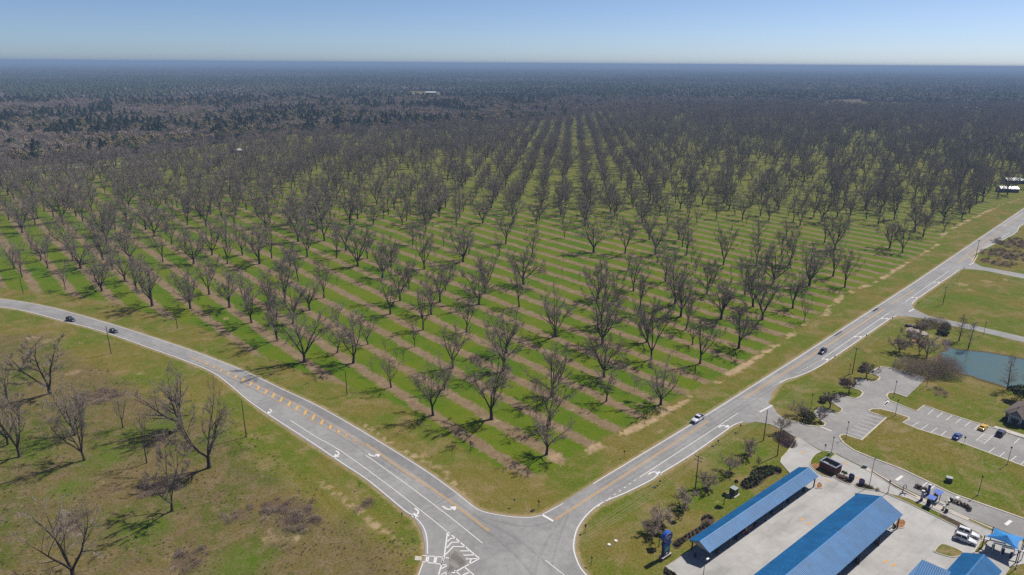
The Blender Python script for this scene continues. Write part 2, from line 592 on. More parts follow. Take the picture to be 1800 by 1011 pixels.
# rough field at the near left
fl = t.mix(t.ramp(na, 0.40, 0.62), (0.122, 0.096, 0.036), (0.066, 0.086, 0.012))
fl = t.mix(t.ramp(nb, 0.44, 0.64, 0, 0.8), fl, (0.160, 0.118, 0.066))
fl = t.mix(t.ramp(t.noise(0.13, 5, 0.7, dist=1.0), 0.57, 0.70, 0, 0.7), fl, (0.115, 0.080, 0.052))
fl = t.mix(t.ramp(t.noise(0.07, 6, 0.75, dist=1.5), 0.52, 0.62, 0, 0.75), fl, (0.125, 0.088, 0.050))
fl = t.scale(fl, t.ramp(nc, 0.25, 0.68, 0.52, 1.2))
infl = t.ramp(t.math('ADD', t.attr('field'), t.math('MULTIPLY_ADD', w1, 14, -7)), -4, 4)
col = t.mix(infl, col, fl)
lush = t.ramp(t.math('ADD', t.attr('lush'), t.math('MULTIPLY_ADD', t.noise(0.22, 5, 0.72), 2.2, -1.1)), 0.4, 1.5, 0, 0.65)
col = t.mix(lush, col, t.scale((0.056, 0.102, 0.005), t.ramp(nc, 0.25, 0.6, 0.75, 1.15)))
brush = t.ramp(t.math('ADD', t.attr('brush'), t.math('MULTIPLY_ADD', t.noise(0.28, 5, 0.75, dist=0.8), 2.6, -1.3)), 0.45, 1.2, 0, 0.75)
col = t.mix(brush, col, t.scale((0.088, 0.060, 0.044), t.ramp(nc, 0.25, 0.7, 0.6, 1.3)))
# bare sand: track and patches
sand = t.mix(t.ramp(nb, 0.3, 0.7), (0.40, 0.29, 0.185), (0.27, 0.185, 0.115))
tw = t.math('ADD', t.attr('track'), t.math('MULTIPLY_ADD', w2, 3.0, -1.5))
tr = t.ramp(t.math('ADD', tw, t.ramp(w1, 0.42, 0.58, 2.6, -0.2)), 0.5, 2.2, 0.8, 0)
w3 = t.noise(0.33, 5, 0.75, dist=0.8)
bare = t.ramp(t.math('ADD', t.attr('bare'), t.math('MULTIPLY_ADD', w3, 2.6, -1.3)), 0.70, 1.45, 0, 0.62)
wheel = t.ramp(t.math('ADD', t.attr('wheel'), t.math('MULTIPLY_ADD', w3, 5.0, -2.2)), 0.4, 2.0, 0.7, 0)
bare = t.math('MAXIMUM', bare, wheel)
shoulder = t.ramp(t.math('ADD', t.attr('road'), t.math('MULTIPLY_ADD', w2, 2.4, -1.2)), -1.5, 0.0, 0, 0.55)
col = t.mix(t.math('MAXIMUM', t.math('MAXIMUM', tr, bare), shoulder), col, sand)
# woodland floor
ff = t.mix(t.ramp(nb, 0.4, 0.65), (0.135, 0.100, 0.072), (0.085, 0.080, 0.045))
ff = t.mix(t.ramp(t.noise(0.012, 4), 0.55, 0.66, 0, 0.5), ff, (0.21, 0.15, 0.10))
farmix = t.ramp(t.xyz()[1], 2500, 9000)
fs = t.noise(0.0016, 5, 0.65, stretch=(0.35, 1.0, 1))
ff = t.mix(farmix, ff, t.mix(t.ramp(fs, 0.42, 0.6), (0.05, 0.065, 0.032), (0.12, 0.098, 0.076)))
col = t.mix(t.ramp(t.math('ADD', t.attr('forest'), t.math('MULTIPLY_ADD', w1, 20, -10)), -6, 6), col, ff)
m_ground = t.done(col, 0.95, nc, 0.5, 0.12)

gm = np_mesh('ground', np.c_[GPT, np.zeros(len(GPT))], [GF], m_ground)
for nm, a in (('orchard', sd_orch), ('field', sd_field), ('track', d_track), ('wheel', d_wheel), ('forest', sd_for), ('road', sd_road), ('bare', a_bare), ('brush', a_brush), ('lush', a_lush), ('strip', a_strip)):
    at = gm.attributes.new(nm, 'FLOAT', 'POINT')
    at.data.foreach_set('value', a.astype(np.float32))
prop(link('ground', gm), kind='structure')

# ------------------------------------------------------------------ roads and pavements
def asphalt(name, base, tint=(1, 1, 1), track_rot=None):
    t = NT(name)
    a, b, c = t.noise(0.06, 4), t.noise(0.5, 4, 0.65), t.noise(6.0, 3, 0.7)
    f = t.math('MULTIPLY', t.ramp(a, 0.3, 0.7, 0.86, 1.11), t.ramp(b, 0.25, 0.75, 0.88, 1.09))
    f = t.math('MULTIPLY', f, t.ramp(c, 0.3, 0.7, 0.88, 1.1))
    if track_rot is not None:
        s = t.noise(0.35, 2, 0.5, stretch=(0.03, 1, 1), rot=track_rot)
        f = t.math('MULTIPLY', f, t.ramp(s, 0.35, 0.7, 1.08, 0.84))
    crack = t.noise(0.11, 6, 0.75, dist=0.6)
    f = t.math('MULTIPLY', f, t.ramp(t.math('ABSOLUTE', t.math('SUBTRACT', crack, 0.5)), 0.0, 0.012, 0.82, 1.0))
    col = t.scale(tuple(base * k for k in tint), f)
    return t.done(col, 0.9, c, 0.25, 0.02)


m_asph = asphalt('asphalt_road', 0.225, (1.0, 0.975, 0.955))
m_asph_dark = asphalt('asphalt_lane_worn', 0.175, (1.0, 0.97, 0.96))
m_asph_lot = asphalt('asphalt_lot', 0.225, (1.0, 0.965, 0.93))
m_patch = asphalt('asphalt_patch', 0.165, (1.0, 0.98, 0.98))


def concrete(name, base, tint=(1, 0.965, 0.92), joints=True):
    t = NT(name)
    a, b, c = t.noise(0.09, 4, 0.6), t.noise(0.7, 5, 0.7), t.noise(7.0, 2, 0.6)
    f = t.math('MULTIPLY', t.ramp(a, 0.3, 0.7, 0.88, 1.1), t.ramp(b, 0.3, 0.75, 0.93, 1.06))
    f = t.math('MULTIPLY', f, t.ramp(t.noise(0.18, 3, 0.6, stretch=(0.25, 1, 1), rot=R(-39)), 0.52, 0.72, 1.0, 0.80))
    if joints:
        mp = t.n('ShaderNodeMapping'); mp.vector_type = 'TEXTURE'
        mp.inputs['Rotation'].default_value = (0, 0, R(39.1))
        t.l(t.pos, mp.inputs[0])
        br = t.n('ShaderNodeTexBrick')
        br.offset = 0.0
        for k, v in (('Scale', 1.0), ('Mortar Size', 0.035), ('Mortar Smooth', 0.3), ('Brick Width', 4.6), ('Row Height', 4.6)): br.inputs[k].default_value = v
        br.inputs['Color1'].default_value = (1, 1, 1, 1); br.inputs['Color2'].default_value = (0.95, 0.95, 0.95, 1); br.inputs['Mortar'].default_value = (0.72, 0.72, 0.72, 1)
        t.l(mp.outputs[0], br.inputs['Vector'])
        sp = t.n('ShaderNodeSeparateColor'); t.l(br.outputs['Color'], sp.inputs[0])
        f = t.math('MULTIPLY', f, sp.outputs[0])
    return t.done(t.scale(tuple(base * k for k in tint), f), 0.85, c, 0.2, 0.02)


m_conc = concrete('concrete_slab', 0.335)
m_kerb = concrete('concrete_kerb', 0.40, (1, 0.90, 0.78), False)
m_walk = concrete('concrete_walk', 0.38, (1, 0.93, 0.84), False)
m_isl = concrete('island_concrete_stained', 0.20, (1, 0.92, 0.82), False)
m_isl_d = concrete('island_pavers_dark', 0.13, (1, 0.93, 0.86), False)


def paint(name, col, wear=0.35):
    t = NT(name)
    a = t.noise(1.6, 4, 0.75)
    b = t.noise(0.12, 3)
    c = t.mix(t.math('MULTIPLY', t.ramp(a, 0.48, 0.72), t.ramp(b, 0.3, 0.7, 0.25, 1.0), clamp=True), col, tuple(x * (1 - wear) + 0.2 * wear for x in col))
    return t.done(c, 0.8)


m_white = paint('road_paint_white', (0.55, 0.535, 0.515))
m_faint = paint('parking_paint_faded', (0.40, 0.385, 0.36), 0.6)
m_park = paint('parking_paint', (0.56, 0.54, 0.51), 0.5)
m_yellow = paint('road_paint_yellow', (0.54, 0.30, 0.070))
m_yellow_f = paint('road_paint_yellow_faded', (0.45, 0.27, 0.10), 0.5)
m_lawn = None
t = NT('lawn_turf')
lc, la, lb, lcn = grass_colour(t)
lc = t.mix(t.ramp(t.noise(0.16, 4, 0.65), 0.58, 0.75, 0, 0.75), lc, (0.25, 0.185, 0.11))
m_lawn = t.done(lc, 0.95, lcn, 0.5, 0.12)

ZR, ZM = 0.05, 0.075                        # road surface and the paint above it
road = prop(MB().sheet([tuple(p) for p in ROAD_POLY], ZR).build('road', m_asph), kind='structure')


def mark(name, pts, w, m=None, z=ZM, parent=None, off=0.0, sm=0, pix=True):
    w = w * 1.5 if w < 0.25 else w * 1.1
    P = GP(pts) if pix else pts
    if sm: P = smooth_line(P, sm)
    return MB().ribbon(P, w, z, off=off).build(name, m or m_white, parent or road)


def side_line(pix, off, w=0.26, sm=3):
    return MB().ribbon(smooth_line(GP(pix), sm), w, ZM, off=off).build('edge_line', m_white, road)


# worn lane of the curving road (its far lane is a darker mat)
LANE = smooth_line(GP(NW_UP[8:16]), 3)
MB().ribbon(LANE, 3.3, ZR + 0.012, off=-2.0).build('worn_lane', m_asph_dark, road)
m_track = asphalt('asphalt_wheel_track', 0.200, (1.0, 0.97, 0.955))
NEL = dense(gl + [tuple(np.array(gl[-1]) + hd * 300)], 8)
for o in (-1.5, -3.0, -4.9, -6.4): MB().ribbon(NEL, 0.55, ZR + 0.012, off=o).build('wheel_track', m_track, road)
NWM = smooth_line(GP(NW_UP[:15]), 3)
for o in (-5.2, -6.8): MB().ribbon(NWM, 0.55, ZR + 0.013, off=o).build('wheel_track', m_track, road)
for kk, q in enumerate((((1010, 885), (975, 930), (950, 975), (938, 1020)), ((1000, 905), (985, 940), (972, 985), (968, 1030)), ((800, 880), (850, 915), (905, 945), (960, 990), (1000, 1040)), ((815, 905), (870, 945), (915, 985), (950, 1030)), ((870, 915), (920, 925), (965, 918), (1010, 893)))):
    MB().ribbon(smooth_line(GP(q), 4), 0.6, ZR + 0.0145 + 0.0012 * kk).build('wheel_track', m_track, road)
side_line(NW_UP, -0.45, 0.2)
side_line(NW_LO[:9] + [(440, 709), (500, 748.5), (550, 781)] + z4a(0, 253, 180, 373, 420, 572, 482, 610, 545, 680, 572, 760, 576, 868), 0.0 + 0.35)
mark('edge_line', z4a(556, 928, 530, 1000) + [(723, 1040)], 0.16)
nl = dense(gl + [far_l], 10)
mark('edge_line', nl, 0.17, off=-0.5, pix=False)
for q in (NE_R1[2:-1], NE_R2[2:-1], NE_R3[2:-1], NE_R4[2:]):
    MB().ribbon(smooth_line(GP(q), 3), 0.30, ZM, off=0.40).build('edge_line', m_white, road)
# double yellow centre lines
cl = GP(z4a(170, 118, 400, 285, 700, 480, 1005, 712))
for o in (-0.2, 0.2):
    mark('centre_line', cl, 0.10, m_yellow, off=o, pix=False, sm=4)
def yel(a, b, w=0.10, mm=None):
    a, b = G(*a), G(*b)
    for o in (-0.21, 0.21):
        mark('centre_line', [a, b], w, mm or m_yellow, off=o, pix=False)
yel((975, 914.5), (1246, 740))
yel((1308, 700.5), (1554, 544))
yel((1567, 535), (1608, 509), mm=m_yellow_f)
# painted median with bars on the curving road
BARS = [((339, 629.4), 0.4), ((350, 634.5), 0.5), ((363.5, 639.7), 0.8), ((376, 645.6), 1.0), ((389, 651), 1.3), ((401.7, 656.4), 1.6), ((414.6, 662.3), 2.0), ((427, 668.7), 2.3), ((441, 675), 2.6),
        ((454, 681.7), 3.0), ((467.6, 688.7), 3.2), ((481, 695), 3.4), ((494.7, 702), 3.6), ((508.5, 710), 3.7), ((522.8, 716.2), 3.6), ((537, 725), 3.5), ((551, 733.5), 3.3), ((566, 742.5), 3.1),
        ((581, 750.5), 2.5), ((596, 758), 1.9), ((610, 764.5), 1.35), ((625, 773.5), 0.9), ((640, 782), 0.4)]
for (c_, ln) in BARS:
    d = np.array(G(c_[0] + 4.5, c_[1] - 9)) - np.array(G(c_[0] - 4.5, c_[1] + 9)); d /= np.linalg.norm(d)
    p = np.array(G(*c_))
    mark('median_bar', [tuple(p - d * ln / 2), tuple(p + d * ln / 2)], 0.62, m_yellow, pix=False)
MEDT = [(335, 626), (389, 648), (427, 664.5), (467, 684), (508, 704), (551, 728), (596, 755), (642, 783)]
MEDB = [(335, 628), (389, 654), (427, 673), (467, 694), (508, 716.5), (551, 740), (596, 763), (642, 786)]
for q in (MEDT, MEDB): mark('centre_line', q, 0.11, m_yellow_f, sm=2)
# lane lines on the curving road
mark('lane_line', [(510, 739), (560, 771)] + z4a(0, 168, 360, 430, 720, 715), 0.14, sm=2)
mark('lane_line', z4a(165, 195, 400, 362, 620, 525, 800, 665, 962, 796), 0.14, sm=2)
mark('stop_line', z4a(1362, 598, 1443, 645), 0.6)
mark('lane_line', z4a(1390, 912, 1515, 1010) + [(1030, 1045)], 0.14)
# highway turn lanes
for a, b in ((z1a(405, 453)[0], z1a(968, 85)[0]), (z3a(160, 520)[0], z3a(632, 195)[0]), (z3a(742, 120)[0], zra(905, 930)[0]), (zra(1105, 797)[0], zra(1265, 705)[0]), (zra(1215, 668)[0], zra(1345, 585)[0])):
    mark('lane_line', [a, b], 0.14)
for a, b, n in ((z1a(165, 620)[0], z1a(385, 465)[0], 8), (z3a(5, 607)[0], z3a(145, 530)[0], 9)):
    a, b = np.array(G(*a)), np.array(G(*b))
    for k in range(n):
        u = (b - a) / (n - 0.5)
        mark('lane_dash', [tuple(a + u * k), tuple(a + u * (k + 0.4))], 0.15, pix=False)
# painted gore on the far part of the highway
for i in range(14):
    p = np.array(G(*zra(955 + (1212 - 955) * i / 13, 888 - (888 - 690) * i / 13)[0]))
    w_ = 1.5 * math.sin(math.pi * (i + 0.7) / 14.4)
    dd = hd * 0.75 - hn * 0.9
    mark('median_bar', [tuple(p - dd * w_), tuple(p + dd * w_)], 0.5, m_yellow_f, pix=False)
for o in (-1, 1):
    pp = []
    for i in range(15):
        p = np.array(G(*zra(955 + (1212 - 955) * i / 14, 888 - (888 - 690) * i / 14)[0]))
        pp.append(tuple(p + hn * o * 1.6 * math.sin(math.pi * i / 14)))
    mark('centre_line', pp, 0.14, m_yellow_f, pix=False)
yel(zra(1205, 690)[0], zra(1348, 597)[0], mm=m_yellow_f)
gq = zra(1026, 855, 1075, 838, 1045, 885)
mark('gore_line', gq + gq[:1], 0.18)
for k in (0.3, 0.6):
    a = [gq[0][j] + (gq[1][j] - gq[0][j]) * k for j in (0, 1)]; b = [gq[0][j] + (gq[2][j] - gq[0][j]) * k for j in (0, 1)]
    mark('gore_line', [a, b], 0.3)
for a, b in ((z1a(1090, 80)[0], z1a(1162, 42)[0]), (z3a(768, 187)[0], z3a(803, 169)[0]), (zra(1025, 895)[0], zra(1050, 885)[0])): mark('stop_line', [a, b], 0.5)
# repaired patches
for a, b, w in ((zfa(0, 0)[0], zfa(0, 0)[0], 0), (z3a(250, 350)[0], z3a(300, 320)[0], 1.6), (z3a(520, 185)[0], z3a(560, 165)[0], 1.8)):
    if w: MB().ribbon(GP([a, b]), w, ZR + 0.012).build('asphalt_patch', m_patch, road)
for k, (a, b) in enumerate(((z4a(560, 580)[0], z4a(790, 445)[0]),)):
    MB().ribbon(GP([a, b]), 0.22, ZR + 0.013).build('tar_seam', m_patch, road)


def arrow(px, ang, left, s=1.0):
    o = np.array(G(*px)); d = np.array((math.cos(ang), math.sin(ang))); r = np.array((d[1], -d[0])) * (-1 if left else 1)
    f = lambda x, y: tuple(o + (d * (y - 1.4) + r * (x - 0.7)) * s)
    mb = MB().ribbon([f(0, 0), f(0.0, 1.0), f(0.12, 1.5), f(0.42, 1.95), f(0.85, 2.15), f(1.1, 2.18)], 0.42 * s, ZM)
    mb.sheet([f(1.05, 1.2), f(1.05, 3.16), f(2.4, 2.18)], ZM)
    return mb.build('turn_arrow', m_white, road)


HA = math.atan2(hd[1], hd[0])
for p in (z1a(487, 430)[0], z1a(883, 163)[0], z3a(190, 515)[0], z3a(420, 360)[0], z3a(600, 235)[0], z3a(808, 93)[0], zra(830, 1000)[0], zra(1240, 660)[0]): arrow(p, HA, False, 1.15)
def loc_ang(a, b):
    a, b = G(*a), G(*b)
    return math.atan2(b[1] - a[1], b[0] - a[0])
arrow((657, 800), loc_ang((640, 790), (700, 833)), True, 1.15)
arrow((789, 893), loc_ang((760, 885), (848, 955)), True, 1.15)
arrow((474, 723), loc_ang((455, 712), (500, 740)), False)
arrow((592, 798), loc_ang((560, 775), (620, 810)), False, 1.1)
arrow((731, 901), loc_ang((700, 880), (740, 912)), False, 1.15)

# painted island triangle, crossing and raised traffic island
for ln in (zisl(790, 320, 1300, 750), zisl(790, 320, 735, 725, 645, 1011), zisl(1300, 750, 1060, 882, 850, 1000), zisl(785, 480, 845, 425, 925, 428), zisl(775, 580, 855, 490, 1000, 488),
           zisl(755, 690, 882, 556, 1080, 560), zisl(985, 628, 1145, 627), zisl(1040, 696, 1230, 692), zisl(1080, 757, 1262, 752), zisl(1165, 763, 1140, 838), zisl(795, 395, 830, 350, 860, 372),
           zisl(820, 630, 860, 628), zisl(755, 735, 815, 742), zisl(695, 912, 795, 856), zisl(690, 1005, 765, 968, 765, 1011), zisl(870, 965, 850, 1011)):
    mark('island_line', ln, 0.30)
mark('crossing_line', zisl(390, 700, 735, 730), 0.2); mark('crossing_line', zisl(380, 800, 700, 845, 795, 858), 0.2)
for a in (zisl(465, 705, 440, 810), zisl(492, 708, 467, 815), zisl(590, 718, 570, 825), zisl(617, 722, 592, 829), zisl(717, 730, 695, 843)): mark('crossing_bar', a, 0.22)
mark('crossing_line', zisl(1060, 885, 1210, 1011), 0.2); mark('crossing_line', zisl(900, 940, 990, 1011), 0.2); mark('crossing_bar', zisl(1150, 960, 1035, 1015), 0.22)
ramp = prop(MB().prism(GP(zisl(272, 708, 378, 715, 372, 785, 262, 778)), -0.02, 0.11).build('kerb_ramp', m_kerb), kind='structure')
isl = prop(MB().prism(GP(zisl(845, 612, 880, 585, 935, 590, 1000, 640, 1060, 725, 1095, 800, 1085, 835, 1045, 868, 950, 915, 850, 952, 805, 950, 793, 915, 828, 800, 820, 700)), 0.0, 0.16).build('traffic_island', m_isl), kind='structure')
MB().prism(GP(zisl(850, 690, 905, 655, 1075, 808, 1030, 858, 850, 745)), 0.12, 0.21).build('paving_pad', m_isl_d, isl)
MB().prism(GP(zisl(835, 850, 905, 905, 850, 935, 806, 930)), 0.12, 0.21).build('paving_pad', m_isl_d, isl)
MB().ribbon(GP(zisl(840, 768, 905, 785, 1000, 872)), 0.5, 0.19).build('gutter_slot', m_patch, isl)
MB().ribbon(GP(zisl(905, 635, 985, 695)), 0.35, 0.175).build('gutter_slot', m_patch, isl)

# ------------------------------------------------------------------ side driveways, car park, service road
drive = prop(MB().sheet(GP(z3a(690, 212, 760, 219, 880, 236) + [(1667.5, 572), (1709, 580), (1800, 602), (1960, 640), (1960, 630), (1800, 592.5), (1734, 577), (1672.7, 563.8), (1631.5, 555), (1611, 545)] + z3a(790, 150)), 0.032).build('driveway', m_asph_lot), kind='structure')
drive3 = prop(MB().sheet(GP([(1685, 474), (1697, 472.5), (1732, 476), (1800, 490), (1960, 530), (1960, 518), (1800, 482), (1726, 468.5), (1711.6, 461), (1704, 454)]), 0.032).build('driveway', m_asph_lot), kind='structure')

LOT_OUT = [(1310, 745)] + z1a(1070, 135, 1150, 150, 1230, 185, 1290, 220) + [(1400, 768), (1440, 790), (1471, 798), (1517, 821), (1585, 856), (1677, 899), (1800, 948), (1960, 1012), (1960, 822), (1800, 772), (1745.6, 752.7),
           (1720.7, 745), (1657, 724.6), (1624.4, 713), (1611, 723), (1581, 711.6), (1563, 703.4), (1558, 696.7), (1561, 691.6), (1570.6, 690), (1594, 698), (1628.4, 665), (1598.8, 656), (1567.6, 647.5), (1548, 645),
           (1533, 652), (1529, 656.7), (1542.4, 660.4), (1547, 664), (1543, 669), (1536, 671.5), (1509.8, 664.9), (1502, 673), (1495, 681), (1512.7, 686.4), (1517, 691), (1513, 697), (1504, 701), (1490, 698), (1471, 693.8), (1462, 707),
           (1480, 719), (1479, 724), (1472.7, 727), (1450, 719), (1440, 717), (1431, 726), (1438, 735), (1451, 745), (1449, 748.7), (1437, 750), (1419, 748), (1400, 742), (1381.5, 738.5), (1366, 726), (1357, 712), (1340, 706)]
lot = prop(MB().sheet(GP(LOT_OUT), 0.038).build('car_park', m_asph_lot), kind='structure')
ZL = 0.06
def kerb(pix, w=0.18, z=0.15, sm=0, closed=False, parent=None, m=None):
    P = GP(pix)
    if sm: P = smooth_line(P, sm)
    if closed: P = P + P[:1]
    return MB().ribbon(P, w, z, z0=-0.05).build('kerb', m or m_kerb, parent or lot)
i_ = LOT_OUT.index((1800, 772))
kerb(LOT_OUT[i_ + 1:i_ + 12], 0.5)
kerb(LOT_OUT[i_ + 12:-3], 0.5)
kerb(LOT_OUT[1:6] , 0.2)
LAWN = GP([(1475.6, 769.4), (1477, 765.7), (1484.5, 764), (1514, 774), (1558, 734), (1540, 728), (1529, 724.5), (1527, 722), (1533.5, 719.3), (1548, 719.5), (1570.6, 725), (1597, 734), (1598, 737), (1587, 743.2), (1615, 755), (1672, 772), (1737, 796), (1795, 818),
           (1960, 882), (1960, 980), (1800, 912), (1677, 869), (1584.6, 824.6), (1530, 804), (1501.5, 792), (1484, 780)])
lawn = prop(MB().prism(LAWN, -0.02, 0.14).build('lawn', m_lawn), kind='structure')
MB().ribbon(LAWN + LAWN[:1], 0.5, 0.165, z0=-0.05).build('kerb', m_kerb, lawn)
walk = prop(MB().prism(GP(zrw(1338, 520, 1370, 500, 1500, 540, 1733, 612) + [(1960, 826), (1960, 834)] + zrw(1733, 655, 1520, 585)), -0.02, 0.15).build('pavement', m_walk), kind='structure')

def stall(a, m=None, w=0.17): MB().ribbon(GP(a), w, ZL).build('bay_line', m or m_park, lot)
for q in ((585, 290, 513, 350), (703, 328, 625, 388), (820, 365, 742, 428), (935, 405, 860, 465), (1055, 443, 978, 503), (1170, 480, 1100, 545), (1680, 655, 1605, 722), (400, 447, 318, 498), (512, 483, 430, 540), (632, 522, 550, 580), (748, 563, 668, 625),
          (860, 605, 790, 668), (1360, 775, 1280, 838), (1490, 830, 1415, 893), (1635, 880, 1560, 943), (1760, 925, 1690, 990), (1230, 595, 1120, 685), (1340, 620, 1225, 725), (1120, 685, 1225, 725)):
    stall(zrw(*q))
for k in range(4):
    f = (k + 0.35) / 4
    a = (1230 - 110 * f, 595 + 90 * f); b = (1340 - 115 * f, 620 + 105 * f)
    stall(zrw(*a, *b), w=0.22)
for i in range(6):
    stall(zpk(1300 - 26 * i, 245 + 27 * i, 1458 - 27 * i, 283 + 28 * i), m_faint)
for q in ((795, 700, 975, 752), (765, 735, 940, 790), (725, 768, 900, 828), (685, 800, 860, 862), (645, 838, 825, 895), (605, 873, 785, 935), (830, 668, 1010, 715)): stall(zpk(*q))
for q in ((890, 165, 990, 195), (915, 140, 1030, 172), (690, 325, 800, 360), (790, 318, 850, 335), (500, 510, 600, 545), (450, 530, 560, 578), (310, 705, 410, 745), (730, 280, 860, 318), (540, 470, 640, 505), (350, 690, 440, 715)): stall(zpk(*q), m_faint)
for q in (zpk(1082, 518, 1042, 560), zpk(270, 805, 415, 862)): MB().ribbon(GP(q), 0.45, ZL).build('stop_line', m_park, lot)
# white crossing bars on the service road
for q in (z2a(605, 445, 570, 470), z2a(940, 550, 915, 572), z2a(1225, 700, 1195, 725), z2a(525, 15, 505, 40)): MB().ribbon(GP(q), 0.75, ZL).build('stop_line', m_park, lot)
for q in (z2a(755, 475, 722, 503), z2a(800, 492, 765, 520)): MB().ribbon(GP(q), 0.25, ZL).build('crossing_line', m_park, lot)

# ------------------------------------------------------------------ the car wash pad
PAD = GP([(1170, 997), (1223, 962), (1392, 836), (1380, 822), (1372, 813), (1374, 805), (1384, 795), (1403, 769), (1440, 792), (1471, 800), (1517, 823), (1585, 858), (1677, 901), (1740, 928), (1795, 950), (1830, 985), (1778, 996), (1766, 1013), (1735, 1065), (1560, 1260), (1320, 1110), (1230, 1037)])
pad = prop(MB().prism(PAD, -0.05, 0.075).build('forecourt', m_conc), kind='structure')
ZP = 0.095
kerb([(1392, 836), (1380, 822), (1372, 813), (1374, 805), (1384, 795), (1401, 769)], 0.25, 0.17, parent=pad)
MB().ribbon(GP([(1230, 1037), (1170, 997), (1223, 962), (1392, 836)]), 0.2, 0.14, z0=-0.05).build('kerb', m_kerb, pad)
def planter(name, pix, m, z=0.16, sm=2):
    P = smooth_line(GP(pix + pix[:1]), sm)
    o = prop(MB().prism(P[:-1], -0.02, z).build(name, m), kind='structure')
    MB().ribbon(P, 0.26, z + 0.05, z0=-0.05).build('kerb', m_walk, o)
    return o
m_mulch = plain('mulch_dark', (0.062, 0.042, 0.034), 0.95, var=0.5, scale=2.5, spec=0.1)
m_straw = plain('pine_straw', (0.23, 0.115, 0.055), 0.95, var=0.45, scale=2.0, spec=0.1)
planter('grass_island', zgate(238, 470, 255, 395, 350, 285, 500, 238, 610, 250, 690, 300, 600, 385, 790, 500, 690, 690, 520, 690, 390, 630, 290, 545), m_lawn)
planter('planting_bed', zgate(640, 690, 760, 640, 900, 690, 1000, 755, 1000, 800, 940, 828, 780, 770), m_mulch)
STRIP = zgate(1022, 838, 1070, 800, 1200, 815, 1330, 880, 1460, 930, 1600, 985) + z2a(640, 575, 800, 650, 920, 705, 1050, 780, 1065, 805, 1035, 800, 900, 730, 760, 660, 600, 585, 480, 535) + zgate(1300, 930, 1100, 890)
planter('planting_strip', STRIP, m_lawn)
MB().sheet(GP(z2a(812, 665, 860, 680, 930, 715, 980, 745, 960, 748, 900, 722, 830, 685)), 0.185).build('mulch_patch', m_mulch)
bpy.data.objects['mulch_patch'].parent = bpy.data.objects['planting_strip']
MB().sheet(GP(zgate(1050, 835, 1090, 812, 1200, 830, 1330, 895, 1440, 935, 1300, 915, 1110, 880)), 0.185).build('mulch_patch', m_mulch, bpy.data.objects['planting_strip'])
MB().sheet(GP(zgate(262, 480, 330, 455, 405, 470, 395, 560, 330, 560)), 0.185).build('straw_patch', m_straw, bpy.data.objects['grass_island'])
planter('straw_island', z2a(590, 745, 560, 730, 575, 700, 605, 695, 625, 712, 615, 740), m_straw)
planter('straw_island', zgate(345, 905, 355, 830, 400, 790, 455, 830, 455, 895), m_straw)
planter('grass_island', z2a(785, 880, 815, 842, 850, 838, 950, 880, 930, 905, 870, 908), m_lawn)
planter('grass_island', z2a(1050, 820, 1095, 815, 1080, 845, 1040, 885, 1010, 885, 1035, 850), m_lawn)
# long strip between drive-through lane and service road, tan kerbs
SV = z2a(375, 400, 400, 395, 600, 515, 750, 585, 900, 648, 1100, 735, 1270, 800, 1290, 812, 1270, 815, 1080, 745, 880, 660, 700, 585, 560, 510, 420, 425)
sv = prop(MB().prism(GP(SV), -0.02, 0.16).build('kerb_strip', m_kerb), kind='structure')
MB().sheet(GP(z2a(420, 412, 560, 498, 680, 560, 690, 570, 560, 508, 430, 424)), 0.18).build('mulch_patch', m_mulch, sv)
MB().sheet(GP(z2a(985, 690, 1100, 742, 1260, 805, 1240, 806, 1080, 743, 985, 700)), 0.18).build('grass_patch', m_lawn, sv)
# worn yellow arrows on the forecourt
for (p, a) in ((z2a(35, 312)[0], -130), (z2a(30, 695)[0], 30), (z2a(68, 717)[0], 30), (z2a(510, 935)[0], 30), (z2a(555, 955)[0], 30), (z2a(178, 470)[0], -40), (z2a(280, 375)[0], -40), (z2a(345, 455)[0], -40)):
    MB().ribbon([tuple(np.array(G(*p)) + np.array((math.cos(R(a)), math.sin(R(a)))) * k) for k in (-0.8, 0.8)], 0.6, ZP).build('lane_mark', m_yellow_f, pad)
# stop bar at the entrance
MB().ribbon(GP(zgate(100, 80, 420, 240)), 0.35, ZP).build('lane_mark', m_walk, pad)
# mulch beds on the verge
def bed(pix, sm=3):
    P = smooth_line(GP(pix + pix[:1]), sm)[:-1]
    return prop(MB().prism(P, -0.02, 0.08).build('mulch_bed', m_mulch), kind='structure')
BED1 = zcan(555, 520, 590, 450, 700, 400, 850, 300, 1000, 210, 1020, 80, 1120, 30, 1215, 90, 1210, 170, 1100, 270, 900, 390, 740, 490, 660, 575, 590, 570)
BED2 = zwid(1015, 960, 1030, 920, 1140, 850, 1170, 780, 1260, 725, 1400, 715, 1530, 740, 1540, 810, 1440, 830, 1350, 880, 1270, 960, 1150, 1010, 1050, 1010)
BED3 = zcan(415, 980, 425, 900, 455, 880, 560, 950, 680, 1030, 700, 1100, 480, 1100)
bed(BED1); bed(BED2); bed(BED3)
BED4 = z1a(1175, 200, 1240, 190, 1290, 230, 1280, 285, 1210, 270)
bed(BED4)

